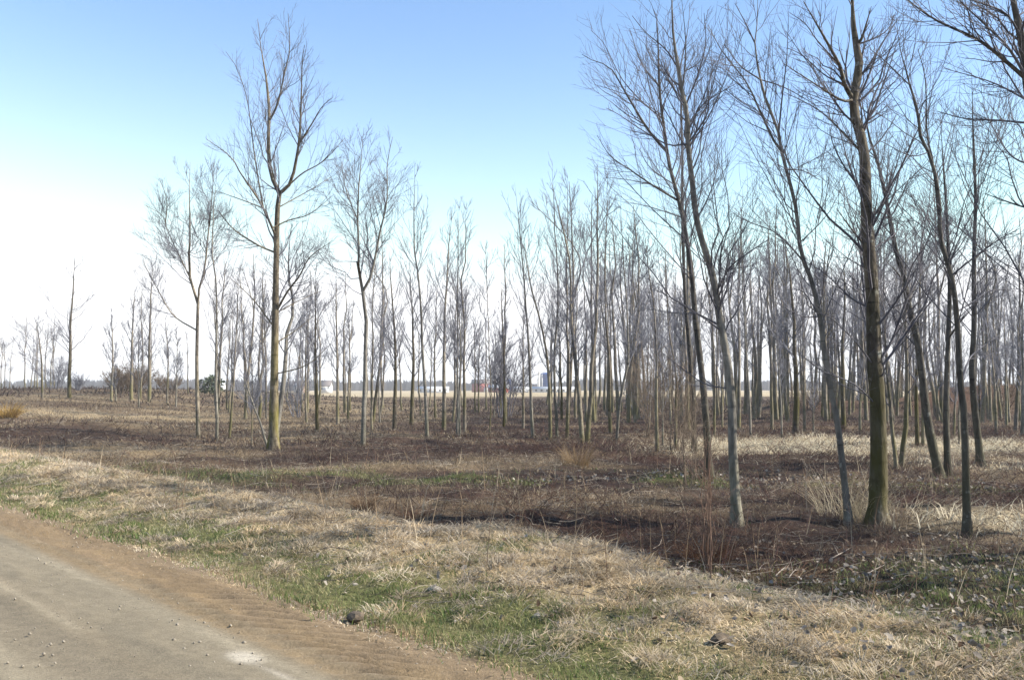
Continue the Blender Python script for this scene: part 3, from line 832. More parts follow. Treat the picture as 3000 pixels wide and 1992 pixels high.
F_SRC = FPX / K3
def build_tree(pts, w0, w1=None, limbs=(), seed=0, f0=.3, n1=22, n2=6, n3=5, L1=None, hero=False, bark=None, label='', group=None,
               depth=None, rtw=.004, ang=.80, up=.26, name='bare_tree', cat='tree'):
    rg = np.random.default_rng(seed + 11)
    p = PTS(pts) if isinstance(pts, str) else pts
    if depth is None:
        bx, by = on_ground(*src(*p[0]))
    else:
        by = depth; bx = ray(*src(*p[0]))[0] * by
    bz = float(zt(bx, by))
    base = np.array([bx, by, bz])
    T = P3(p, by, dy=rg.normal(0, .02) * by)
    T[0] = base
    T = T - base
    H = T[:, 2].max()
    K = 30 if hero else 13
    T = resample(T, K)
    T[0, 2] -= .12
    if not hero: T[1:, :2] += np.cumsum(rg.normal(0, .0022 * H, (K - 1, 2)), 0)
    r0 = w0 / 2 * by / F_SRC
    r1 = (w1 / 2 * by / F_SRC) if w1 else max(r0 * .12, rtw)
    hh = np.linspace(0, 1, K)
    R = r0 + (r1 - r0) * hh ** .85
    R = R * (1 - .72 * sstep(.80, 1.0, hh))
    if hero: R = R * (1 + .6 * np.exp(-np.maximum(T[:, 2], 0) / .13)) * (1 + rg.normal(0, .025, K))
    root = empty(name, base)
    tag(root, label, cat, group)
    bark = bark or M_BARK
    g = Geo(); g.tubes(T, R, 12 if hero else 6)
    link('trunk', g.mesh('trunk', bark, True), root)
    L1 = -L1 * H if (L1 and L1 < 0) else (L1 or .20 * H)
    par, parR = [], []
    KB = 7
    for li, l in enumerate(limbs):
        l, lw = (l if isinstance(l, tuple) else (l, None))
        lp = PTS(l)
        Q = P3(lp, by, dy=rg.normal(0, .05) * by) - base
        # attach the start to the nearest trunk or limb axis point
        allp = [T] + par
        best = min(((np.linalg.norm((a - Q[0])[:, [0, 2]], axis=1).min(), a, k) for k, a in enumerate(allp)), key=lambda z: z[0])
        a = best[1]; i = np.linalg.norm((a - Q[0])[:, [0, 2]], axis=1).argmin()
        Q[:, 1] += a[i, 1] - Q[0, 1]
        if best[0] < .08 * H: Q[0] = a[i]
        Q = resample(Q, 12)
        rs = (lw / 2 * by / F_SRC) if lw else max(.45 * ([R] + parR)[best[2]][i], rtw * 1.5)
        rr = rs + (max(rtw, rs * .15) - rs) * np.linspace(0, 1, 12)
        par.append(Q); parR.append(rr)
        gl = Geo(); gl.tubes(Q, rr, 7 if hero else 5)
        link('limb', gl.mesh('limb', bark if rs > .02 else M_TWIG, True), root)
    tw = M_TWIG if by < 27 or cat == 'lone' else M_TWIG_HAZED
    crown = Geo()
    A, AR = kids(rg, T[None], R[None], n1, f0, .985, ang * (.85 if hero else 1), lambda t, pl: L1 * (.16 + 1.05 * ((1 - t) / (1 - f0)) ** .75), KB, up * (1.25 if hero else 1), .38, rtw * 1.15, .025, rmax=r0 * (.17 if hero else .4))
    crown.tubes(A, AR, 4 if hero else 3)
    src_P, src_R = [A], [AR]
    if par:
        LP = np.stack([resample(q, KB) for q in par]); LR = np.stack([np.interp(np.linspace(0, 1, KB), np.linspace(0, 1, 12), r) for r in parR])
        C, CR = kids(rg, LP, LR, max(4, int(n2 * 1.6)), .12, .97, ang * .85, lambda t, pl: np.minimum(pl * .42, L1 * .9) * (1.15 - t), KB, up, .5, rtw, .03)
        crown.tubes(C, CR, 3)
        src_P.append(C); src_R.append(CR); src_P.append(LP); src_R.append(LR)
    SP = np.concatenate(src_P); SR = np.concatenate(src_R)
    B, BR = kids(rg, SP, SR, n2, .12, .95, ang * .72, lambda t, pl: np.minimum(pl * .5, L1 * .7) * (1.08 - .75 * t), 4, up * .6, .5, rtw * .75, .02)
    crown.tubes(B, BR, 3)
    if n3:
        Cc, CcR = kids(rg, B, BR, n3, .2, .95, .6, lambda t, pl: np.minimum(pl * .55, .5) * (1.1 - .5 * t), 3 if hero else 2, .14, .8, rtw * .62, .02)
        crown.tubes(Cc, CcR, 3)
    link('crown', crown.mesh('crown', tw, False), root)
    return root

ntree = [0]
# --- the named trees of the photograph
build_tree('P:630,1040 632,900 637,600 640,480 646,452 E:790,1050 765,960 757,800 762,640 750,500 740,420 715,280 695,110', 30, 4,
    limbs=[('E:822,1128 885,1050 915,930 935,800 945,600 952,340 965,260', 11), ('E:764,672 810,600 850,420 880,280 870,80', 7),
           ('E:802,1330 740,1220 690,1130 600,1000 540,900 400,800', 8), ('E:740,1215 735,1120 700,900 660,600 600,420 540,330', 5),
           ('E:790,1470 700,1410 560,1320 470,1210', 6), ('E:735,1220 640,1170 470,1110', 4), ('E:940,815 1020,740 1080,640 1135,590', 6),
           ('E:893,1040 960,1000 1080,930 1200,800', 5), ('E:830,1180 1000,1090 1130,1010', 4), ('E:822,1330 880,1270 1000,1235 1130,1130', 5),
           ('A:1600,590 1650,500 1720,410 1780,300 1900,215', 8), ('A:1575,300 1480,230 1330,130 1250,30', 5), ('A:1570,700 1450,540 1310,410', 5),
           ('A:1610,650 1700,560 1830,500', 4), ('A:1590,820 1700,720 1800,640', 4), ('A:1640,1000 1760,920 1900,800', 4)],
    seed=1, hero=True, n1=28, n2=4, n3=3, f0=.22, L1=2.1, bark=M_OLIVE, rtw=.0066, label='tallest bare tree left of centre, its trunk forking into a Y high up')
build_tree('A:1582,1402 1612,1180 1640,950 1652,720 1690,600 E:880,1568 885,1300', 19, 3, seed=2, n1=20, f0=.35, label='pale trunk pressed close against the right side of the tallest forked tree', bark=M_PALE, rtw=.008)
build_tree('A:1542,1402 1500,1260 1450,1130 1420,1040 1400,970', 9, 2, seed=3, n1=10, n2=3, n3=2, f0=.5, label='thin pale stem slanting left from the foot of the tallest tree', bark=M_PALE, L1=.8, rtw=.007)
build_tree('A:1140,1335 1133,900 1128,560 1085,420 1075,200 E:285,1500 290,1200 292,930', 13, 3,
    limbs=[('A:1130,555 1160,470 1190,370 1220,60 E:435,1300 462,940', 7), ('A:1115,790 1010,640 930,510 870,400 830,320', 5), ('E:287,1540 200,1330 175,1250 70,1190', 4), ('E:288,1320 230,1180 190,1060', 4)],
    seed=4, n1=20, f0=.45, rtw=.0085, label='bare tree forking into a V, with a limb slanting far left')
build_tree('B:320,1385 325,900 335,600 300,430 285,250 E:1275,1568 1265,1250 1270,1050 1290,850 1297,735', 16, 3,
    limbs=[('B:343,570 370,400 420,150 E:1400,1330 1440,1150 1440,950 1472,790', 9), ('E:1268,1240 1210,1100 1180,930', 4)],
    seed=5, n1=24, f0=.4, rtw=.008, bark=M_PALE, label='pale whitish trunk forking halfway, first big tree right of the tallest tree')

build_tree('C:740,1570 720,1200 690,900 660,650 640,400 610,190 F:880,1350 810,1090 775,850 745,600 735,300 720,100 640,-60', 24, 4,
    limbs=[('F:795,1010 680,830 540,600 430,420 330,380 240,330', 10), ('F:765,800 640,640 500,480 390,260 300,170', 5), ('F:850,1310 720,1210 560,1100 430,1010 340,870', 7),
           ('F:860,1410 700,1350 520,1310', 4), ('F:745,730 600,600 430,540 330,510', 4), ('F:738,480 640,380 560,150', 5), ('F:850,1280 730,1210 560,1170 400,1150', 4), ('F:830,1180 700,1090 620,960', 4)],
    seed=6, hero=True, n1=26, n2=4, n3=2, f0=.38, L1=2.2, rtw=.0052, bark=M_DARK, label='dark trunk behind the red stemmed sapling, its long limbs sweeping up to the left')
build_tree('C:655,1420 650,1200 640,1040 625,800 600,500 F:893,1300 895,1000 885,700 910,450 915,250 885,-40', 14, 4,
    limbs=[('F:885,680 800,550 720,440 640,300', 4), ('F:905,480 990,430 1040,330', 4)],
    seed=7, hero=True, n1=26, n2=4, n3=2, f0=.4, L1=1.8, rtw=.0055, bark=M_DARK, label='slim dark stem rising directly behind the two crossing trunks right of centre')
build_tree('P:1700,1210 1690,1050 C:870,1150 845,900 800,650 770,450 720,270 F:1020,1568 980,1400 960,1200 935,1000 925,750 890,600 860,400 835,250 825,0 822,-160', 31, 9,
    limbs=[('C:775,500 850,370 930,300 1080,200', 6), ('C:770,420 790,260 850,130 890,50', 6), ('F:940,990 1050,760 1055,600 1055,450', 6), ('F:925,720 990,500 1040,300 1030,100', 6),
           ('F:862,410 780,340 650,230 560,120', 5), ('F:905,980 800,960 620,860 470,760 390,720', 5), ('F:880,690 790,520 690,350', 4), ('C:800,690 690,640 560,560 400,470', 5), ('C:855,1060 720,1030 600,950 470,850', 4),
           ('F:940,790 1020,700 1150,610 1240,560', 4), ('F:1000,1480 1060,1300 1110,1150 1130,1060', 5)],
    seed=8, hero=True, n1=26, n2=4, n3=2, f0=.32, L1=1.7, bark=M_PALE, rtw=.0045, label='grey speckled trunk with a pale lit base, curving left as it rises')
build_tree('P:1958,1215 1940,1050 D:300,1250 240,950 200,650 150,430 90,270 F:1645,1400 1600,1200 1550,1020 1520,850 1450,680 1410,540 1370,300 1385,150 1390,-80', 21, 5,
    limbs=[('F:1532,1010 1480,920 1380,700 1300,540 1150,350 1060,180', 8), ('F:1520,840 1540,650 1570,400 1580,180', 6), ('F:1390,590 1270,450 1160,310', 5), ('F:1370,330 1290,150 1230,40', 5),
           ('C:1290,310 1130,170 960,100 860,40', 6), ('D:200,640 100,500 0,490', 5), ('D:190,690 90,640 -60,560', 4), ('D:95,310 10,230 -80,180', 4), ('F:1560,1060 1680,1130 1790,1190', 4), ('F:1410,500 1560,590 1790,720', 4)],
    seed=9, hero=True, n1=26, n2=4, n3=2, f0=.3, L1=1.8, bark=M_PALE, rtw=.0045, label='slim trunk leaning and curving to the left, just left of the thick dark trunk')
build_tree('P:2022,1212 D:538,1500 530,1100 512,900 500,500 470,100 G:530,1200 512,960 455,750 450,640 485,450 480,330 455,250 440,0 430,-190', 54, 19,
    limbs=[('G:440,640 400,550 370,430 280,260 130,0', 15), ('G:440,660 380,650 200,540 0,410', 9), ('G:500,975 400,880 230,720 0,600', 8), ('G:535,960 525,800 505,620 455,520', 8),
           ('G:478,340 520,230 580,30', 10), ('G:540,1010 620,930 700,820 740,740', 6), ('G:530,940 560,800 620,640 740,520', 6), ('G:485,340 600,240 690,180 740,70', 6), ('G:410,560 250,510 100,380 0,330', 5),
           ('D:470,640 390,540 240,400 130,330', 7), ('D:450,250 380,130 300,20', 8), ('D:545,1010 570,960 590,890', 5), ('D:520,300 620,180 700,80', 6), ('D:480,1110 400,1030 230,960 120,880', 5), ('G:350,420 170,300 100,200 0,130', 5),
           ('D:490,900 420,800 280,660 200,620', 5)],
    seed=10, hero=True, n1=26, n2=4, n3=2, f0=.25, L1=1.9, bark=M_MOSS, rtw=.0045, label='thickest trunk of all, dark and mossy at its foot, standing straight at the right')
build_tree('D:890,1568 840,1350 805,1150 790,1000 755,760 705,560 680,400 640,280 G:690,1450 640,1200 600,1040 560,930 520,740 480,560', 28, 5,
    limbs=[('D:690,480 620,400 540,320', 6), ('D:770,800 700,720 600,640', 5), ('D:700,540 730,470 780,380 900,290', 5)],
    seed=11, hero=True, n1=26, n2=4, n3=2, f0=.3, L1=1.8, rtw=.005, bark=M_DARK, label='leaning trunk of the close pair right of the thick dark trunk')
build_tree('D:935,1560 925,1200 932,900 945,500 G:1060,1400 1040,1100 1020,800', 21, 4, seed=12, hero=True, n1=26, n2=4, n3=2, f0=.3, L1=1.5, rtw=.005,
    limbs=['D:940,500 990,400 1060,320', 'D:935,800 1010,680 1120,560'], bark=M_DARK, label='upright trunk of the close pair right of the thick dark trunk')
build_tree('P:2230,1240 D:1030,1250 1005,1000 990,700 960,430 G:1020,1568 1010,1300 960,1050 890,900 870,730 830,600 790,450 750,300 730,120', 24, 5,
    limbs=[('G:1035,1480 1030,1300 1000,1050 960,850 950,500 900,300', 9), ('D:1005,1000 1060,900 1110,840 1250,740', 6), ('D:975,400 1090,310 1240,200 1370,130', 6), ('G:940,1040 860,1000 660,900', 4), ('G:795,480 700,350 610,280', 4),
           ('D:1010,650 1090,560 1200,490 1370,480', 5), ('G:870,740 960,640 1040,590', 4)],
    seed=13, hero=True, n1=26, n2=4, n3=2, f0=.3, L1=1.8, rtw=.0045, bark=M_DARK, label='bluish grey trunk forking halfway, nearest the camera at the right')
build_tree('P:2262,1075 D:1075,1000 1085,700 1085,300 G:1250,1300 1235,900 1225,480', 22, 4, seed=14, hero=True, n1=26, n2=4, n3=2, f0=.3, L1=1.9, rtw=.0055,
    limbs=['D:1085,320 1160,250 1250,170', 'G:1235,860 1130,810 1000,770'], bark=M_DARK, label='straight slender trunk just right of the forked bluish grey trunk')
build_tree('P:2420,1350 2405,900 2388,400 2366,150 2335,0 2318,-110', 46, 26, depth=10.2,
    limbs=[('G:1600,620 1370,440 1200,310 920,180 720,30 640,-60', 13), ('G:1590,530 1400,370 1250,220 1130,110 1000,-20', 10), ('G:1620,900 1300,820 1120,810 950,765', 7), ('G:1568,260 1360,150 1150,70 1010,0', 7),
           ('G:1620,1400 1500,1370 1270,1290', 7), ('G:1600,640 1300,580 1000,490', 6), ('G:1520,200 1560,90 1640,-40', 6), ('G:1600,1180 1440,1050 1330,880 1250,700', 6)],
    seed=15, hero=True, n1=16, n2=5, n3=2, f0=.35, L1=1.6, bark=M_DARK, rtw=.004, label='tree at the right edge whose limbs reach in across the upper right corner')

# --- the further rows, trunk by trunk: (points, width, pale/moss/grey, shape word)
MID = [
 ('P:160,918 162,760 168,680 175,590', 13, 'm', 'alone'), ('P:98,918 92,800 80,735', 8, 'g', 'alone2'),
 ('A:640,1128 645,850 640,600', 9, 'g', 's'), ('A:665,1130 660,990 655,900', 6, 'p', 's'), ('A:755,1122 765,800 785,455', 12, 'g', 's'), ('A:798,1160 795,900 800,700', 5, 'p', 's'),
 ('A:858,1130 855,750 872,330', 12, 'g', 's'), ('A:1245,1355 1245,900 1250,500 1225,200 E:462,935', 11, 'p', 'l'), ('A:1315,1345 1350,850 1375,500 P:545,620', 9, 'g', 's'),
 ('A:1010,1165 1015,900 1010,700', 6, 'p', 's'), ('A:960,1140 965,850 950,650', 7, 'g', 's'), ('A:1445,1380 1448,1000 1440,760', 5, 'g', 's'), ('A:1530,1230 1525,900 1520,500', 7, 'g', 's'),
 ('A:1760,1250 1755,850 1765,500', 8, 'g', 's'),
 ('B:60,1300 65,700 60,350', 13, 'm', 's'), ('B:175,1262 170,900 180,370', 12, 'g', 's'), ('B:245,1180 250,950 240,600', 8, 'g', 's'), ('B:372,1300 375,900 370,560 P:870,560', 9, 'g', 's'),
 ('B:418,1250 415,900 430,600', 6, 'p', 's'), ('B:500,1290 500,800 480,400 P:900,580', 15, 'm', 's'), ('B:598,1255 605,800 590,400 P:945,600', 15, 'm', 's'),
 ('B:690,1332 675,1000 655,500 632,280 E:1605,1400 1605,930', 13, 'p', 'l'), ('B:735,1230 735,800 745,400', 9, 'g', 's'), ('B:785,1290 790,900 800,560 P:1045,480', 16, 'g', 's'),
 ('B:860,1325 868,1000 860,500 P:1052,470', 10, 'p', 's'), ('B:880,1330 873,1080 870,700 P:1030,600', 8, 'p', 's'), ('B:905,1312 905,650 885,480 920,340 P:1080,470', 13, 'g', 'b'),
 ('B:965,1195 965,900 960,640', 7, 'g', 's'), ('B:985,1190 988,900 990,700', 7, 'g', 's'), ('B:1047,1330 1042,800 P:1122,560', 5, 'g', 's'), ('B:1128,1270 1130,850 1120,600', 10, 'm', 's'),
 ('B:1075,1220 1080,900 1085,720', 5, 'p', 's'), ('B:1240,1282 1235,900 1240,600', 11, 'g', 's'), ('B:1297,1335 1270,850 1245,550 1220,280 P:1185,420', 13, 'p', 'l'),
 ('B:1395,1345 1390,1000 1355,720 1290,470 P:1205,520', 14, 'g', 'l'), ('B:1435,1342 1425,900 1455,600 1460,300 P:1288,370', 12, 'p', 's'), ('B:1490,1342 1500,950 1495,500 P:1312,400', 13, 'g', 's'),
 ('B:1462,1230 1460,900 1440,500', 10, 'm', 's'), ('B:1582,1378 1550,1000 1510,650 1490,300 P:1258,395', 18, 'g', 'l'), ('B:1606,1375 1632,900 1660,500 P:1375,365', 19, 'g', 'r'),
 ('B:1742,1312 1730,900 1710,500 P:1398,380', 13, 'g', 'l'), ('B:1775,1352 1805,1050 1850,860 P:1430,470', 11, 'p', 'r'), ('B:1660,1240 1655,900 1665,600', 6, 'g', 's'),
 ('C:440,1425 445,900 425,600 P:1485,520', 13, 'g', 's'), ('C:475,1385 480,1000 470,700', 7, 'p', 's'), ('C:545,1405 552,1000 510,700 P:1535,560', 11, 'g', 'l'), ('C:395,1332 400,1000 395,650', 7, 'p', 's'),
 ('C:90,1240 95,900 85,650', 5, 'g', 's'), ('C:285,1140 290,900 280,600', 5, 'g', 's'), ('C:345,1160 345,900 350,600', 5, 'p', 's'), ('C:520,1260 505,900 520,600', 9, 'g', 's'),
 ('C:620,1300 615,1050 600,700 605,450', 16, 'g', 's'), ('C:770,1330 760,1000 750,650 P:1640,600', 9, 'g', 's'), ('C:815,1280 810,900 800,650', 7, 'g', 's'),
 ('C:910,1290 915,800 900,450 P:1712,420', 12, 'g', 's'), ('C:978,1325 965,1000 940,640 P:1700,480', 8, 'p', 'l'), ('C:1000,1140 1000,980 995,800', 5, 'g', 's'),
 ('C:1100,1288 1095,900 1100,500 P:1770,480', 11, 'g', 's'), ('C:1160,1335 1142,950 1120,600', 7, 'p', 's'), ('C:1235,1322 1225,900 1195,450 P:1800,560', 22, 'm', 'l'), ('C:1288,1310 1282,850 1268,300', 10, 'g', 's'),
 ('D:163,1310 165,1150 160,900', 6, 'p', 's'), ('D:335,1292 335,900 350,500 P:1950,580', 18, 'm', 's'), ('D:430,1312 432,1100 470,800', 10, 'g', 'r'), ('D:640,1515 605,1150 562,700 P:2040,640', 14, 'g', 'l'),
 ('D:665,1505 700,1050 695,500 P:2085,520', 18, 'g', 's'), ('D:760,1388 758,1000 770,500 P:2125,500', 14, 'm', 's'), ('D:792,1392 800,900 810,600', 12, 'g', 's'), ('D:905,1250 870,1100 890,900 830,700', 8, 'g', 'l'),
 ('D:968,1335 980,1000 1000,700', 9, 'g', 's'), ('D:1000,1380 1005,1000 1020,600', 8, 'p', 's'), ('D:1115,1308 1112,1150 1105,900', 8, 'm', 's'), ('D:1215,1322 1190,900 1150,600', 11, 'g', 'l'),
 ('D:1240,1230 1200,900 1190,600', 9, 'g', 's'), ('D:1272,1280 1265,800 1255,500', 9, 'g', 's'), ('D:1325,1305 1340,900 1330,600', 14, 'g', 's'), ('D:1362,1325 1366,800 1372,400', 14, 'p', 's'), ('D:1290,1250 1275,900 1290,600', 8, 'g', 's'),
]
HERO_X = [(495, 'the V forked tree'), (630, 'the tallest forked tree'), (835, 'the pale halfway forked trunk'), (1630, 'the dark sweeping trunk'),
          (1700, 'the grey speckled trunk'), (1958, 'the slim leaning trunk'), (2022, 'the thickest mossy trunk'), (2175, 'the close leaning pair'), (2230, 'the forked bluish grey trunk')]
ORD = ['first', 'second', 'third', 'fourth', 'fifth', 'sixth', 'seventh', 'eighth', 'ninth', 'tenth', 'eleventh', 'twelfth', 'thirteenth', 'fourteenth', 'fifteenth', 'sixteenth', 'seventeenth', 'eighteenth', 'nineteenth', 'twentieth']
HERO_X[0] = (455, HERO_X[0][1])
def anchor(x):
    a = None
    for hx, n in HERO_X:
        if hx <= x: a = n
    return a
mid_x = [src(*PTS(m_[0])[0])[0] * .787 for m_ in MID]
cnt = {}
order = np.argsort(mid_x)
LAB = {}
SH = {'s': 'straight', 'l': 'left leaning', 'r': 'right leaning', 'b': 'crooked'}
TN = {'g': 'grey', 'p': 'pale', 'm': 'mossy'}
def big(n):
    if n < 20: return ORD[n]
    tens = ['', '', 'twenty', 'thirty', 'forty'][(n + 1) // 10]; u = (n + 1) % 10
    return tens + ('-' + ORD[u - 1] if u else 'th')
for i in order:
    m_ = MID[i]
    if m_[3] == 'alone': LAB[i] = 'solitary bare tree with a yellowish foot standing on the left crest'; continue
    if m_[3] == 'alone2': LAB[i] = 'small thin bare tree on the far left crest, left of the solitary tree'; continue
    a = anchor(mid_x[i]) or 'the solitary tree on the left crest'
    k = cnt.get(a, 0); cnt[a] = k + 1
    LAB[i] = f"{SH[m_[3]]} {TN[m_[2]]} trunk, {big(k)} right of {a}"
for i, m_ in enumerate(MID):
    al = m_[3].startswith('alone')
    p = PTS(m_[0])
    bx, by = on_ground(*src(*p[0]))
    near = by < 48
    # trunks that fade out among the branches in the photo still grow to plantation height
    build_tree(p, m_[1] * .93, None, seed=100 + i, f0=.22 if al else .26, n1=(20 if al else 28), n2=(3 if al else 4), n3=(1 if al else 2),
               L1=2.6 if al else -.155, bark={'g': M_BARK, 'p': M_PALE, 'm': M_MOSS}[m_[2]], rtw=(.00022 * by + .0012) * (1.15 if al else 1),
               label=LAB[i], group='bare trees in the plantation rows', ang=.9 if al else .58, up=.28 if al else .32)

# --- rows too far to tell apart: copies of a few grown trees
protos = []
def proto(seed, H):
    rg = np.random.default_rng(seed)
    K = 9
    T = np.zeros((K, 3)); T[:, 2] = np.linspace(-.1, H, K); T[1:, :2] = np.cumsum(rg.normal(0, .10, (K - 1, 2)), 0)
    R = np.linspace(.13, .018, K)
    g = Geo(); g.tubes(T, R, 6)
    fk = rg.random() < .5
    if fk:
        i = 4; q = np.stack([T[i], T[i] + [rg.normal(0, .6), rg.normal(0, .6), H * .2], T[i] + [rg.normal(0, 1.1), rg.normal(0, 1.1), H * .45]])
        q = resample(q, K); g.tubes(q, np.linspace(.055, .012, K), 5)
    tm = g.mesh('trunk', M_BARK, True)
    c = Geo()
    P0 = [T] + ([q] if fk else []); R0 = [R] + ([np.linspace(.055, .012, K)] if fk else [])
    A, AR = kids(rg, np.stack(P0), np.stack(R0), 21, .30, .98, .62, lambda t, pl: .125 * H * (.3 + 1.0 * (1 - t)), 4, .28, .4, .016, .02)
    B, BR = kids(rg, A, AR, 4, .15, .95, .5, lambda t, pl: pl * .5 * (1.1 - t), 3, .15, .6, .011, .02)
    D_, DR = kids(rg, B, BR, 2, .2, .95, .5, lambda t, pl: pl * .5, 2, .1, .8, .009, .02)
    c.tubes(A, AR, 3); c.tubes(B, BR, 3); c.tubes(D_, DR, 3)
    return tm, c.mesh('crown', M_TWIG_HAZED, False), H
protos = [proto(500 + k, 10.5 + 3 * (k % 4) / 3) for k in range(9)]

def far_tree(x, y, sca, label, group, k=None):
    tm, cm, H = protos[int(rng.integers(len(protos))) if k is None else k]
    r = empty('bare_tree', (x, y, float(zt(x, y)) - .05))
    r.rotation_euler = (rng.normal(0, .02), rng.normal(0, .02), rng.random() * 6.28)
    r.scale = (sca, sca, sca)
    tag(r, label, 'tree', group)
    link('trunk', tm, r); link('crown', cm, r)

ZB = [(250, 'beyond the crest at the far left'), (395, 'between the solitary tree and the V forked tree'), (455, 'just left of the V forked tree'), (630, 'between the V forked tree and the tallest tree'),
      (735, 'just right of the tallest tree'), (835, 'just left of the pale halfway forked trunk'), (960, 'just right of the pale halfway forked trunk'), (1080, 'left of the crooked grey trunk'), (1230, 'between the crooked trunk and the blue silo'),
      (1375, 'just right of the blue silo'), (1500, 'right of the silo before the sapling thicket'), (1630, 'behind the sapling thicket'), (1700, 'between the two crossing trunks'), (1830, 'right of the grey speckled trunk'),
      (1958, 'just left of the slim leaning trunk'), (2022, 'between the slim leaning trunk and the thickest trunk'), (2175, 'between the thickest trunk and the close pair'), (2262, 'behind the forked bluish grey trunk'), (9999, 'at the right edge')]
def zone_label(px, y=99, h_=''):
    w_ = next(n for b, n in ZB if px < b)
    row = '' if px < 250 else ('nearer ' if y < 68 else 'farthest ' if y > 90 else 'farther ')
    return f'thin {h_}{row}back row tree {w_}', 'back row trees ' + w_
n_far = 0
tries = 0
while n_far < 225 and tries < 9000:
    tries += 1
    px = rng.uniform(250, 2420)
    if rng.random() < .5: px = rng.uniform(1250, 2420)
    y = rng.uniform(52, 108)
    x = ray(px / .787, 1000)[0] * y
    y = round(y / 4.5) * 4.5 + rng.normal(0, .35)                   # planted in rows
    if 1215 < px < 1300 and rng.random() < .7: continue
    if px > 2080 and 70 < y < 82: continue
    if px < 455 and (y < 76 or rng.random() < .4): continue
    if px < 300 and y < 90: continue
    
    sc_ = rng.uniform(.45, .7) if px < 455 else rng.uniform(.62, 1.0) if px < 1150 else rng.uniform(.72, 1.25)
    lb, gr = zone_label(px, y, '' if px < 455 else 'low ' if sc_ < .75 else 'tall ' if sc_ > .95 else '')
    far_tree(x, y, sc_, lb, gr); n_far += 1
for px in (5, 12, 25, 62, 72, 82, 88, 108, 118, 128):
    y = rng.uniform(112, 135)
    far_tree(ray(px / .787, 1000)[0] * y, y, rng.uniform(.55, .8), *zone_label(px))
# rows that go on outside the picture to the right and shade the ground there
for (x, y, s_) in ((14.5, 9.0, 1.0), (17.5, 3.0, 1.1), (13.0, 11.0, 1.05), (15.5, 7.0, 1.0), (12.5, 16.0, 1.0), (16.0, 19.0, 1.0), (18.5, 13.0, 1.1)  , (20.0, 24.5, 1.0),
                   (22.5, 9.5, 1.0), (24, 18, 1.0), (8.9, 11.8, .95), (26, 30, 1), (30, 40, 1), (28, 12, 1.1)):
    far_tree(x, y, s_, 'bare plantation tree standing beyond the right edge of the view', 'plantation trees beyond the right edge')

# dead stems and grass gathered round the nearer trunks
def feet():
    X_, Y_, R_ = [], [], []
    for o in list(COL.objects):
        if o.type == 'EMPTY' and o.get('category') == 'tree' and o.location.y < 45 and abs(o.location.x) < .7 * o.location.y:
            n = 110; a = rng.random(n) * 6.28; d = .10 + .4 * rng.random(n) ** 1.6
            X_.append(o.location.x + d * np.cos(a)); Y_.append(o.location.y + d * np.sin(a))
    x, y = np.concatenate(X_), np.concatenate(Y_); n = len(x)
    c = palette(np.concatenate([BROWN, STRAW * .6]), n)
    blades('dead_weeds', x, y, rng.uniform(.08, .30, n), (.003 + .0004 * y), .1 + .7 * rng.random(n), .6 + .9 * rng.random(n), rng.random(n) * 6.28, c, 'dead stems and grass gathered round the feet of the nearer trunks', 'dead weeds', 2)
feet()

# ------------------------------------------------------------------ saplings, shrubs, stalks
def bush(px, py, H, n, spread, label, material, seed, depth=None, n2=6, n3=4, rt=.012, zoom='P', name='bare_shrub', up=.3, xyz=None):
    rg = np.random.default_rng(seed)
    if depth is None: gx_, gy_ = on_ground(*src(zoom, px, py))
    else: gy_ = depth; gx_ = ray(*src(zoom, px, py))[0] * depth
    K = 6
    a = rg.random(n) * 2 * pi; r = spread * .25 * np.sqrt(rg.random(n))
    d = np.stack([np.cos(a), np.sin(a)], 1) * (spread * rg.random(n))[:, None]
    s = np.linspace(0, 1, K)
    P = np.zeros((n, K, 3))
    P[:, :, 2] = -.05 + (H * (.55 + .45 * rg.random(n)))[:, None] * s
    P[:, :, :2] = (np.stack([np.cos(a), np.sin(a)], 1) * r[:, None])[:, None, :] + d[:, None, :] * (s ** 1.2)[None, :, None]
    P[:, 1:, :] += np.cumsum(rg.normal(0, .015 * H, (n, K - 1, 3)), 1)
    R = (rt * 1.6 * (.7 + .6 * rg.random(n)))[:, None] * np.linspace(1, .4, K)[None]
    root = empty(name, (gx_, gy_, float(zt(gx_, gy_))))
    tag(root, label, 'shrub')
    g = Geo(); g.tubes(P, R, 4); link('stems', g.mesh('stems', material, True), root)
    c = Geo()
    A, AR = kids(rg, P, R, n2, .2, .98, .8, lambda t, pl: pl * .35 * (1.15 - t), 4, up, .6, rt * .7, .05)
    c.tubes(A, AR, 3)
    if n3:
        B, BR = kids(rg, A, AR, n3, .2, .98, .8, lambda t, pl: pl * .5, 3, up, .8, rt * .55, .05); c.tubes(B, BR, 3)
    link('crown', c.mesh('crown', material), root)

bush(280, 900, 2.6, 40, 1.9, 'dense rounded brown shrub right of the solitary tree on the crest', M_BRUSH, 31, depth=84, n2=8, n3=5, rt=.022)
bush(318, 905, 3.0, 34, 1.7, 'taller dense brown shrub behind the first rows at left', M_BRUSH, 32, depth=90, n2=8, n3=5, rt=.022)
bush(390, 910, 2.0, 22, 2.0, 'low brown shrub left of the dark evergreen', M_BRUSH, 33, depth=92, n2=8, n3=5, rt=.022)
bush(128, 905, 3.6, 24, 2.6, 'spreading leafless shrub just left of the solitary tree on the crest', M_TWIG_HAZED, 34, depth=98, n2=7, n3=5, rt=.02)
bush(178, 912, 1.8, 14, 1.0, 'small leafless shrub just right of the solitary tree on the crest', M_TWIG_HAZED, 35, depth=86, n2=6, n3=3, rt=.02)
bush(1165, 985, 5.8, 12, 2.3, 'dark gnarled bushy small tree left of the blue silo', M_TWIG, 36, depth=62, n2=9, n3=7, rt=.022)
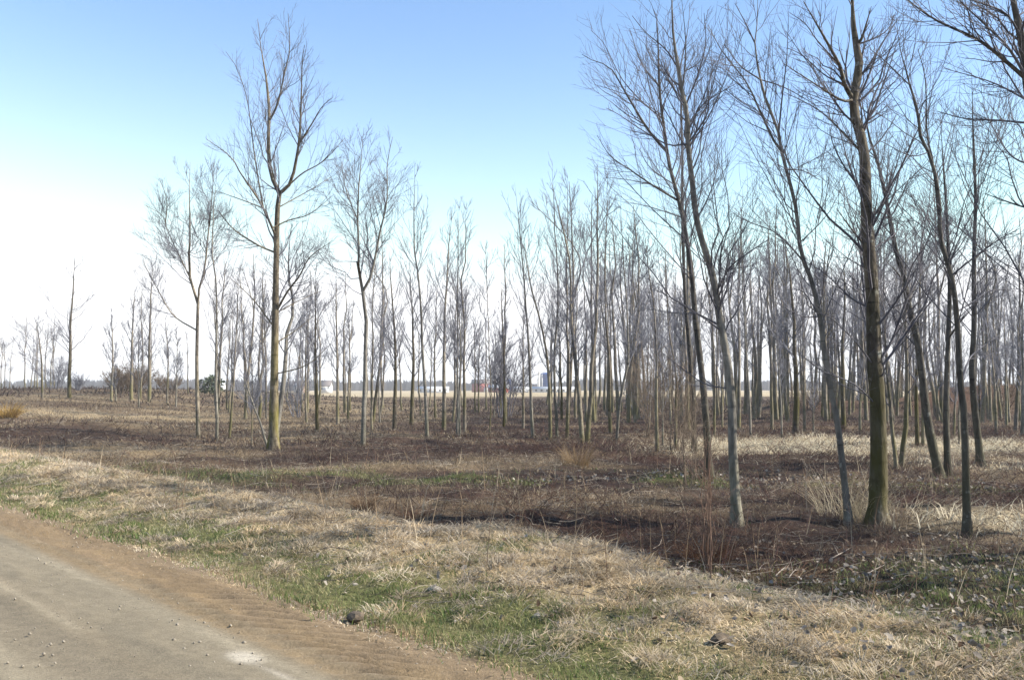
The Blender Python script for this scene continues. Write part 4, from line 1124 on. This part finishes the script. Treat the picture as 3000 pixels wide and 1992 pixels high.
bush(1500, 1010, 4.5, 10, 1.3, 'twiggy sapling thicket left of the dark sweeping trunk', M_BRUSH, 37, n2=8, n3=5, rt=.010)
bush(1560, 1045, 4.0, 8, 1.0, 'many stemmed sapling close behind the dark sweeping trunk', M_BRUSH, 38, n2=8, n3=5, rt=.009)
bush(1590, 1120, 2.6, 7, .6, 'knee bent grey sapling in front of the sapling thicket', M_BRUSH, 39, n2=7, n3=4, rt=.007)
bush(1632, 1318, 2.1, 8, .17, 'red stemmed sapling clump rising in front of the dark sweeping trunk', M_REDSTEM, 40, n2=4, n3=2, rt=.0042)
bush(1480, 955, 3.0, 9, 1.6, 'brown thicket of saplings in the back rows right of the silo', M_TWIG_HAZED, 41, depth=60, n2=8, n3=4, rt=.016)
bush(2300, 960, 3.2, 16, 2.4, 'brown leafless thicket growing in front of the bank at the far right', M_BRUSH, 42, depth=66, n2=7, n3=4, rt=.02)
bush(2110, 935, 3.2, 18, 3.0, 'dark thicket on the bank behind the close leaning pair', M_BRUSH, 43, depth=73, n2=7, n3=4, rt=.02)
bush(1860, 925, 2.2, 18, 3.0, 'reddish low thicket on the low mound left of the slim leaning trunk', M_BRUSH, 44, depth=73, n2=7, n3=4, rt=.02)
bush(690, 940, 4.2, 12, 2.0, 'grey brushy sapling thicket right of the tallest tree in the back', M_TWIG_HAZED, 45, depth=62, n2=8, n3=5, rt=.016)
bush(590, 945, 3.4, 12, 2.0, 'grey brushy saplings left of the tallest tree in the back', M_TWIG_HAZED, 46, depth=66, n2=8, n3=5, rt=.016)

def evergreen(px, depth, H, Wd, label, seed):
    rg = np.random.default_rng(seed)
    x = ray(px / .787, 1000)[0] * depth
    root = empty('evergreen_tree', (x, depth, float(zt(x, depth))))
    tag(root, label, 'tree')
    g = Geo(); g.tubes(np.array([[0, 0, -.1], [0, 0, H * .6], [0, 0, H]]), np.array([.14, .08, .02]), 6)
    link('trunk', g.mesh('trunk', M_BARK, True), root)
    n = 900
    t = rg.random(n); h = H * (.08 + .92 * t); rad = Wd * np.sqrt(np.maximum(1 - t ** 2.2, 0)) * np.sqrt(rg.random(n)) * (.75 + .5 * vnoise(t * 6, rg.random(n) * 0 + seed, 3)); a = rg.random(n) * 6.28
    c = np.stack([rad * np.cos(a), rad * np.sin(a), h], 1)
    V = c[:, None, :] + rg.normal(0, .11, (n, 3, 3))
    F = np.arange(n * 3).reshape(-1, 3)
    link('foliage', npmesh('foliage', V.reshape(-1, 3), F, M_CONIFER), root)
M_CONIFER = plain('conifer_needles', (.04, .055, .035), (.08, .095, .055), 4)
evergreen(490, 98, 1.9, 1.5, 'dark green evergreen low behind the V forked tree', 61)
#evergreen(466, 99, 2.0, 1.5, 'smaller dark evergreen left of the dark green evergreen', 62)

def stalk(pts, wpx, label, group=None, m=None, twigs=5, depth=None):
    p = PTS(pts)
    bx, by = on_ground(*src(*p[0]))
    base = np.array([bx, by, float(zt(bx, by))])
    T = P3(p, by) - base; T[0] = (0, 0, -.05)
    T = resample(T, 7); r = .6 * wpx / 2 * by / F_SRC
    R = np.linspace(r, r * .4, 7)
    root = empty('dead_stalk', base)
    tag(root, label, 'weed stalk', group)
    g = Geo(); g.tubes(T, R, 5); link('stem', g.mesh('stem', m or M_STALK, True), root)
    rg = np.random.default_rng(int(p[0][1] * 3 + p[0][2]))
    if twigs:
        A, AR = kids(rg, T[None], R[None], twigs, .45, .99, .6, lambda t, pl: pl * .14, 3, .3, .6, r * .4, .04)
        c = Geo(); c.tubes(A, AR, 3); link('seed_head', c.mesh('seed_head', m or M_STALK), root)
stalk('J:420,1440 415,1200 405,800 390,560', 7, 'tall straight reddish stalk in front of the red stemmed sapling', m=M_REDSTEM)
stalk('J:2295,1560 2310,1300 2335,1000', 6, 'thin tan stalk standing between the grass verge and the forked bluish trunk')
stalk('P:482,1150 482,1125 481,1098', 4, 'short whitish dead stalk on the tan verge at left', m=M_CANE)
stalk('P:1435,1230 1430,1150 1432,1110', 4, 'thin brown stalk in the middle of the dark field', m=M_REDSTEM)
stalk('P:1300,1185 1302,1110 1300,1080', 4, 'feathery tan stalk in the field below the silo')
stalk('P:1325,1235 1330,1150 1322,1085', 4, 'taller feathery tan stalk beside the one below the silo')
stalk('P:1118,1130 1115,1085 1112,1040', 4, 'pale thin stalk in the field left of the silo')
stalk('P:1860,1180 1858,1120 1862,1070', 4, 'thin whitish stalk between the speckled and the leaning trunk', m=M_CANE)
stalk('P:1985,1390 1990,1370 1995,1335', 4, 'short forked straw stalk on the verge below the leaning trunk')
stalk('P:2055,1140 2056,1090 2056,1040', 3, 'thin pale stalk close right of the thickest trunk')
stalk('P:710,1170 711,1150 712,1130', 4, 'tiny pale stalk on the tan verge right of the whitish stalk')
stalk('P:2160,1500 2162,1470 2165,1440', 4, 'short bare straw stalk among the leaves at lower right')

def cane(pts, wpx, label, m=None):
    p = PTS(pts)
    q = [on_ground(*src(*k)) for k in p]
    P = np.array([[x, y, float(zt(x, y))] for x, y in q])
    P[:, 2] += .03 + .015 * np.sin(np.linspace(0, pi, len(P))) + .02
    base = P[0].copy()
    r = .6 * wpx / 2 * base[1] / F_SRC
    P = resample(P - base, 8)
    g = Geo(); g.tubes(P, np.linspace(r, r * .5, 8), 5)
    rg = np.random.default_rng(int(p[0][1]))
    A, AR = kids(rg, P[None], np.linspace(r, r * .5, 8)[None], 3, .3, .95, .6, lambda t, pl: pl * .2, 3, .1, .6, r * .4, .04)
    g.tubes(A, AR, 3)
    o = link('fallen_branch', g.mesh('fallen_branch', m or M_CANE, True), None, base)
    tag(o, label, 'branch')
cane('J:120,1345 220,1290 290,1265', 6, 'pale fallen branch left of the red stemmed sapling')
cane('J:470,1320 640,1310 800,1330', 5, 'long thin fallen branch right of the red stemmed sapling')
cane('J:860,1350 900,1310 950,1290', 5, 'short pale fallen branch in the dark grass clump')
cane('J:1010,1410 1080,1360 1130,1330', 6, 'slanting pale fallen branch at the end of the dark grass clump')
cane('J:1130,1430 1200,1370 1280,1390', 6, 'forked grey fallen branch near the tan verge')
cane('J:1500,1260 1610,1210 1700,1150', 7, 'grey fallen branch lying below the leaning trunk')
cane('J:1830,1420 1920,1370 2010,1320', 6, 'thin pale fallen branch below the thickest trunk')
cane('J:560,1440 720,1425 900,1440', 5, 'long pale fallen branch along the front of the dark field', M_STALK)
#cane('P:1330,1175 1380,1135 1430,1128', 6, 'curved pale fallen branch in the middle field')
cane('P:560,1185 590,1172 615,1165', 6, 'pale fallen twig on the verge at left')
cane('P:2040,1140 2060,1118 2090,1085', 4, 'slanting pale dry cane right of the thickest trunk')

# a few stones in the grass, each one a thing
def stone(px, py, size, label, seed, m=None):
    x, y = on_ground(*src('P', px, py)); rg = np.random.default_rng(seed)
    import bmesh
    bm = bmesh.new(); bmesh.ops.create_icosphere(bm, subdivisions=2, radius=size)
    for v in bm.verts:
        k = 1 + .25 * (float(vnoise(v.co.x / size * 1.6 + seed, v.co.y / size * 1.6 + v.co.z / size, seed)) - .5) * 2
        v.co = v.co * k; v.co.z *= .6; v.co.x *= 1.3
    me = bpy.data.meshes.new('stone'); bm.to_mesh(me); bm.free()
    me.materials.append(m or M_STONE)
    o = link('stone', me, None, (x, y, float(zt(x, y)) + size * .25)); o.rotation_euler = (0, 0, rg.random() * 6)
    tag(o, label, 'stone', 'stones in the grass')
M_STONE = plain('pale_stone', (.16, .15, .13), (.26, .24, .21), 25, .8, .01)
M_CLOD = plain('dark_clod', (.05, .04, .03), (.11, .085, .06), 25, .95, .02)
stone(1003, 1362, .055, 'pale stone in the green grass left of the straw heap', 1)
#stone(765, 1292, .045, 'white chip of stone in the green strip beside the road', 2)
stone(1245, 1425, .05, 'flat grey stone low on the verge', 3)
#stone(1810, 1300, .04, 'small white stone at the front of the dark field', 4)
stone(820, 1430, .075, 'dark clod of earth at the road edge', 5, M_CLOD)
#stone(1320, 1440, .07, 'dark earth clod in the green grass right of the flat grey stone', 6, M_CLOD)
stone(1660, 1480, .06, 'dark clod in the grass at the lower right of centre', 7, M_CLOD)
#stone(1653, 1396, .05, 'pale stone on the straw verge below the sapling', 8)

# ------------------------------------------------------------------ the farm far behind
M_WHITE = plain('white_siding', (.52, .52, .52), (.60, .60, .60), .5, .6)
M_RED = plain('red_siding', (.20, .055, .05), (.26, .075, .065), .5, .7)
M_ORANGE = plain('orange_door_paint', (.65, .10, .03), (.72, .13, .04), .5, .6)
M_ROOF = plain('grey_metal_roof', (.42, .44, .46), (.52, .54, .56), .5, .5)
M_DKROOF = plain('dark_roof', (.10, .09, .09), (.15, .13, .13), .5, .8)
M_TANWALL = plain('tan_wall', (.50, .33, .22), (.58, .40, .28), .5, .8)
M_BLUE = plain('blue_enamel', (.018, .045, .16), (.028, .07, .22), .4, .35, spec=.5)
M_CONC = plain('pale_concrete', (.55, .54, .51), (.66, .65, .62), .5, .8)
m, nt_, bs = mat('window_glass'); bs.inputs['Base Color'].default_value = (.03, .04, .05, 1); bs.inputs['Roughness'].default_value = .1; M_GLASS = m

FD = 400.0
def fx(px3): return ray(px3, 1100)[0] * FD
def fz(py3): return CAMZ + ray(1500, py3)[1] * FD

def silo(x, y, r, h, body, label, rings=7):
    z = float(zt(x, y))
    root = empty('silo', (x, y, z)); tag(root, label, 'silo')
    n = 28; a = np.arange(n) * 2 * pi / n
    def lathe(prof):
        P = np.array([[[r_ * cos(t), r_ * sin(t), z_] for t in a] for r_, z_ in prof]).reshape(-1, 3)
        i = np.arange(len(prof) - 1)[:, None] * n; j = np.arange(n)[None]; j2 = (j + 1) % n
        return P, np.stack([i + j, i + j2, i + n + j2, i + n + j], -1).reshape(-1, 4)
    g = Geo(); g.add(*lathe([(r, -.3), (r, h)])); link('body', g.mesh('body', body, True), root)
    g = Geo(); g.add(*lathe([(r * 1.02, h), (r * .9, h + .10 * r), (r * .5, h + .25 * r), (r * .02, h + .32 * r)])); link('roof', g.mesh('roof', body if body is M_BLUE else M_ROOF, True), root)
    for k in range(rings):
        zz = h * (k + .5) / rings
        g = Geo(); g.add(*lathe([(r + .005, zz - .06), (r + .05, zz - .05), (r + .05, zz + .05), (r + .005, zz + .06)])); link('ring', g.mesh('ring', body, True), root)
    g = Geo(); g.box((-r * .7, -r * .78, h * .5), (.5, .25, h)); link('ladder_chute', g.mesh('ladder_chute', M_WHITE), root)

def shed(xa, xb, y, hw, hr, dep, wall, roof, label, name='shed', doors=1, wins=4, door_mat=None, cat='shed'):
    x = (xa + xb) / 2; L = xb - xa; z = float(zt(x, y))
    root = empty(name, (x, y, z)); tag(root, label, cat)
    g = Geo(); g.box((0, 0, hw / 2 - .2), (L, dep, hw + .4))
    g.add(np.array([[-L / 2, -dep / 2, hw], [-L / 2, dep / 2, hw], [-L / 2, 0, hr], [L / 2, -dep / 2, hw], [L / 2, dep / 2, hw], [L / 2, 0, hr]]), np.array([[0, 1, 2], [3, 5, 4]]))
    link('wall', g.mesh('wall', wall), root)
    g = Geo(); o_ = .35
    for s_ in (-1, 1):
        e = s_ * (dep / 2 + o_); ze = hw - o_ * (hr - hw) / (dep / 2)
        a_ = np.array([[-L / 2 - o_, e, ze + .02], [L / 2 + o_, e, ze + .02], [L / 2 + o_, 0, hr + .02], [-L / 2 - o_, 0, hr + .02]])
        g.add(np.concatenate([a_, a_ + [0, 0, .15]]), np.array([[0, 1, 2, 3], [7, 6, 5, 4], [0, 4, 5, 1], [1, 5, 6, 2], [2, 6, 7, 3], [3, 7, 4, 0]]))
    link('roof', g.mesh('roof', roof), root)
    f = -dep / 2
    for k in range(wins):
        wx = -L / 2 + L * (k + .6) / (wins + .2)
        g = Geo(); g.box((wx, f - .03, hw * .62), (.9, .08, .8)); link('window', g.mesh('window', M_GLASS), root)
    for k in range(doors):
        dx = L / 2 - 1.6 - 3.5 * k if doors < 3 else 0
        g = Geo(); g.box((dx, f - .05, min(hw, 2.4) / 2), (2.0, .10, min(hw, 2.4) - .05)); link('door', g.mesh('door', door_mat or M_WHITE), root)

silo(fx(1602), FD + 12, 2.55, fz(1093) - float(zt(40, FD)) - .3, M_BLUE, 'tall dark blue silo rising above the white sheds', 8)
silo(fx(1580), FD + 10, .75, fz(1086) - float(zt(40, FD)), M_CONC, 'slim white silo just left of the tall blue silo', 6)
silo(fx(1489), FD + 14, 1.3, fz(1112) - float(zt(40, FD)), M_BLUE, 'short dark blue silo behind the red barn', 5)
shed(fx(1560), fx(1692), FD, 1.5, 2.4, 7, M_WHITE, M_ROOF, 'long low white shed under the blue silo', wins=8)
shed(fx(1500), fx(1548), FD + 2, 1.5, 2.3, 7, M_WHITE, M_ROOF, 'short white shed between the red barn and the blue silo', wins=3)
shed(fx(1434), fx(1492), FD - 6, 2.0, 3.2, 6, M_RED, M_ROOF, 'red barn with an orange door left of the silo', name='barn', wins=3, doors=1, door_mat=M_ORANGE, cat='barn')
shed(fx(1372), fx(1428), FD + 40, 4.2, 6.0, 9, M_RED, M_DKROOF, 'dull red barn with a dark roof further left', name='barn', wins=3, cat='barn')
shed(fx(955), fx(984), FD - 10, 3.0, 5.2, 6, M_WHITE, M_DKROOF, 'white farmhouse seen through the trees left of the pale forked trunk', name='house', wins=3, cat='house')
shed(fx(900), fx(918), FD - 14, 3.2, 5.2, 6, M_TANWALL, M_DKROOF, 'tan walled house right of the tallest tree', name='house', wins=2, cat='house')
shed(fx(866), fx(886), FD, 2.6, 4.2, 6, M_WHITE, M_ROOF, 'small white outbuilding close right of the tallest tree', wins=2)
shed(fx(1205), fx(1300), FD + 30, 1.8, 2.8, 8, M_WHITE, M_ROOF, 'low white shed glimpsed right of the pale forked trunk', wins=6)
shed(fx(668), fx(700), FD - 20, 2.6, 4.2, 6, M_WHITE, M_ROOF, 'white shed behind the V forked tree', wins=3)
shed(fx(2395), fx(2420), FD - 10, 2.8, 4.6, 6, M_WHITE, M_DKROOF, 'white house glimpsed behind the slim leaning trunk', name='house', wins=2, cat='house')

def far_wood():
    n = 5200
    x = rng.uniform(-520, 620, n); y = 620 + 60 * rng.random(n)
    h = 3.0 + 6.0 * fbm(x * .012, y * 0, 301) + 4 * rng.random(n) * vnoise(x * .06, y * 0, 303)
    z = zt(x, y)
    wd = .8 + 1.8 * rng.random(n)
    V = np.zeros((n, 4, 3))
    V[:, 0] = np.stack([x - wd * .3, y, z - 1], 1); V[:, 1] = np.stack([x + wd * .3, y, z - 1], 1)
    V[:, 2] = np.stack([x + wd, y, z + h * .6], 1); V[:, 3] = np.stack([x + rng.normal(0, .6, n), y + .5, z + h], 1)
    F = np.array([[0, 1, 2], [0, 2, 3]])[None] + (np.arange(n) * 4)[:, None, None]
    c = palette(np.array([[.19, .175, .18], [.22, .20, .20], [.17, .16, .165], [.24, .20, .19]]), n)  # bare wood tones lightened, distance haze put into the colour
    me = npmesh('distant_wood', V.reshape(-1, 3), F.reshape(-1, 3), M_BLADE, np.repeat(c, 4, 0))
    tag(link('distant_wood', me), 'low bare wood along the horizon beyond the farm', 'wood', kind='stuff')
far_wood()


HAZE = True
if HAZE:
    m = bpy.data.materials.new('haze_air'); m.use_nodes = True; nt_ = m.node_tree
    for n_ in list(nt_.nodes):
        if n_.type != 'OUTPUT_MATERIAL': nt_.nodes.remove(n_)
    pv = nt_.nodes.new('ShaderNodeVolumePrincipled'); pv.inputs['Color'].default_value = (.95, .97, 1, 1); pv.inputs['Density'].default_value = .00042
    nt_.links.new(pv.outputs[0], nt_.nodes['Material Output'].inputs['Volume'])
    g = Geo(); g.box((0, 1550, 9), (4200, 4200, 42))
    tag(link('haze', g.mesh('haze', m)), 'thin pale haze lying over the whole field', 'haze', kind='stuff')
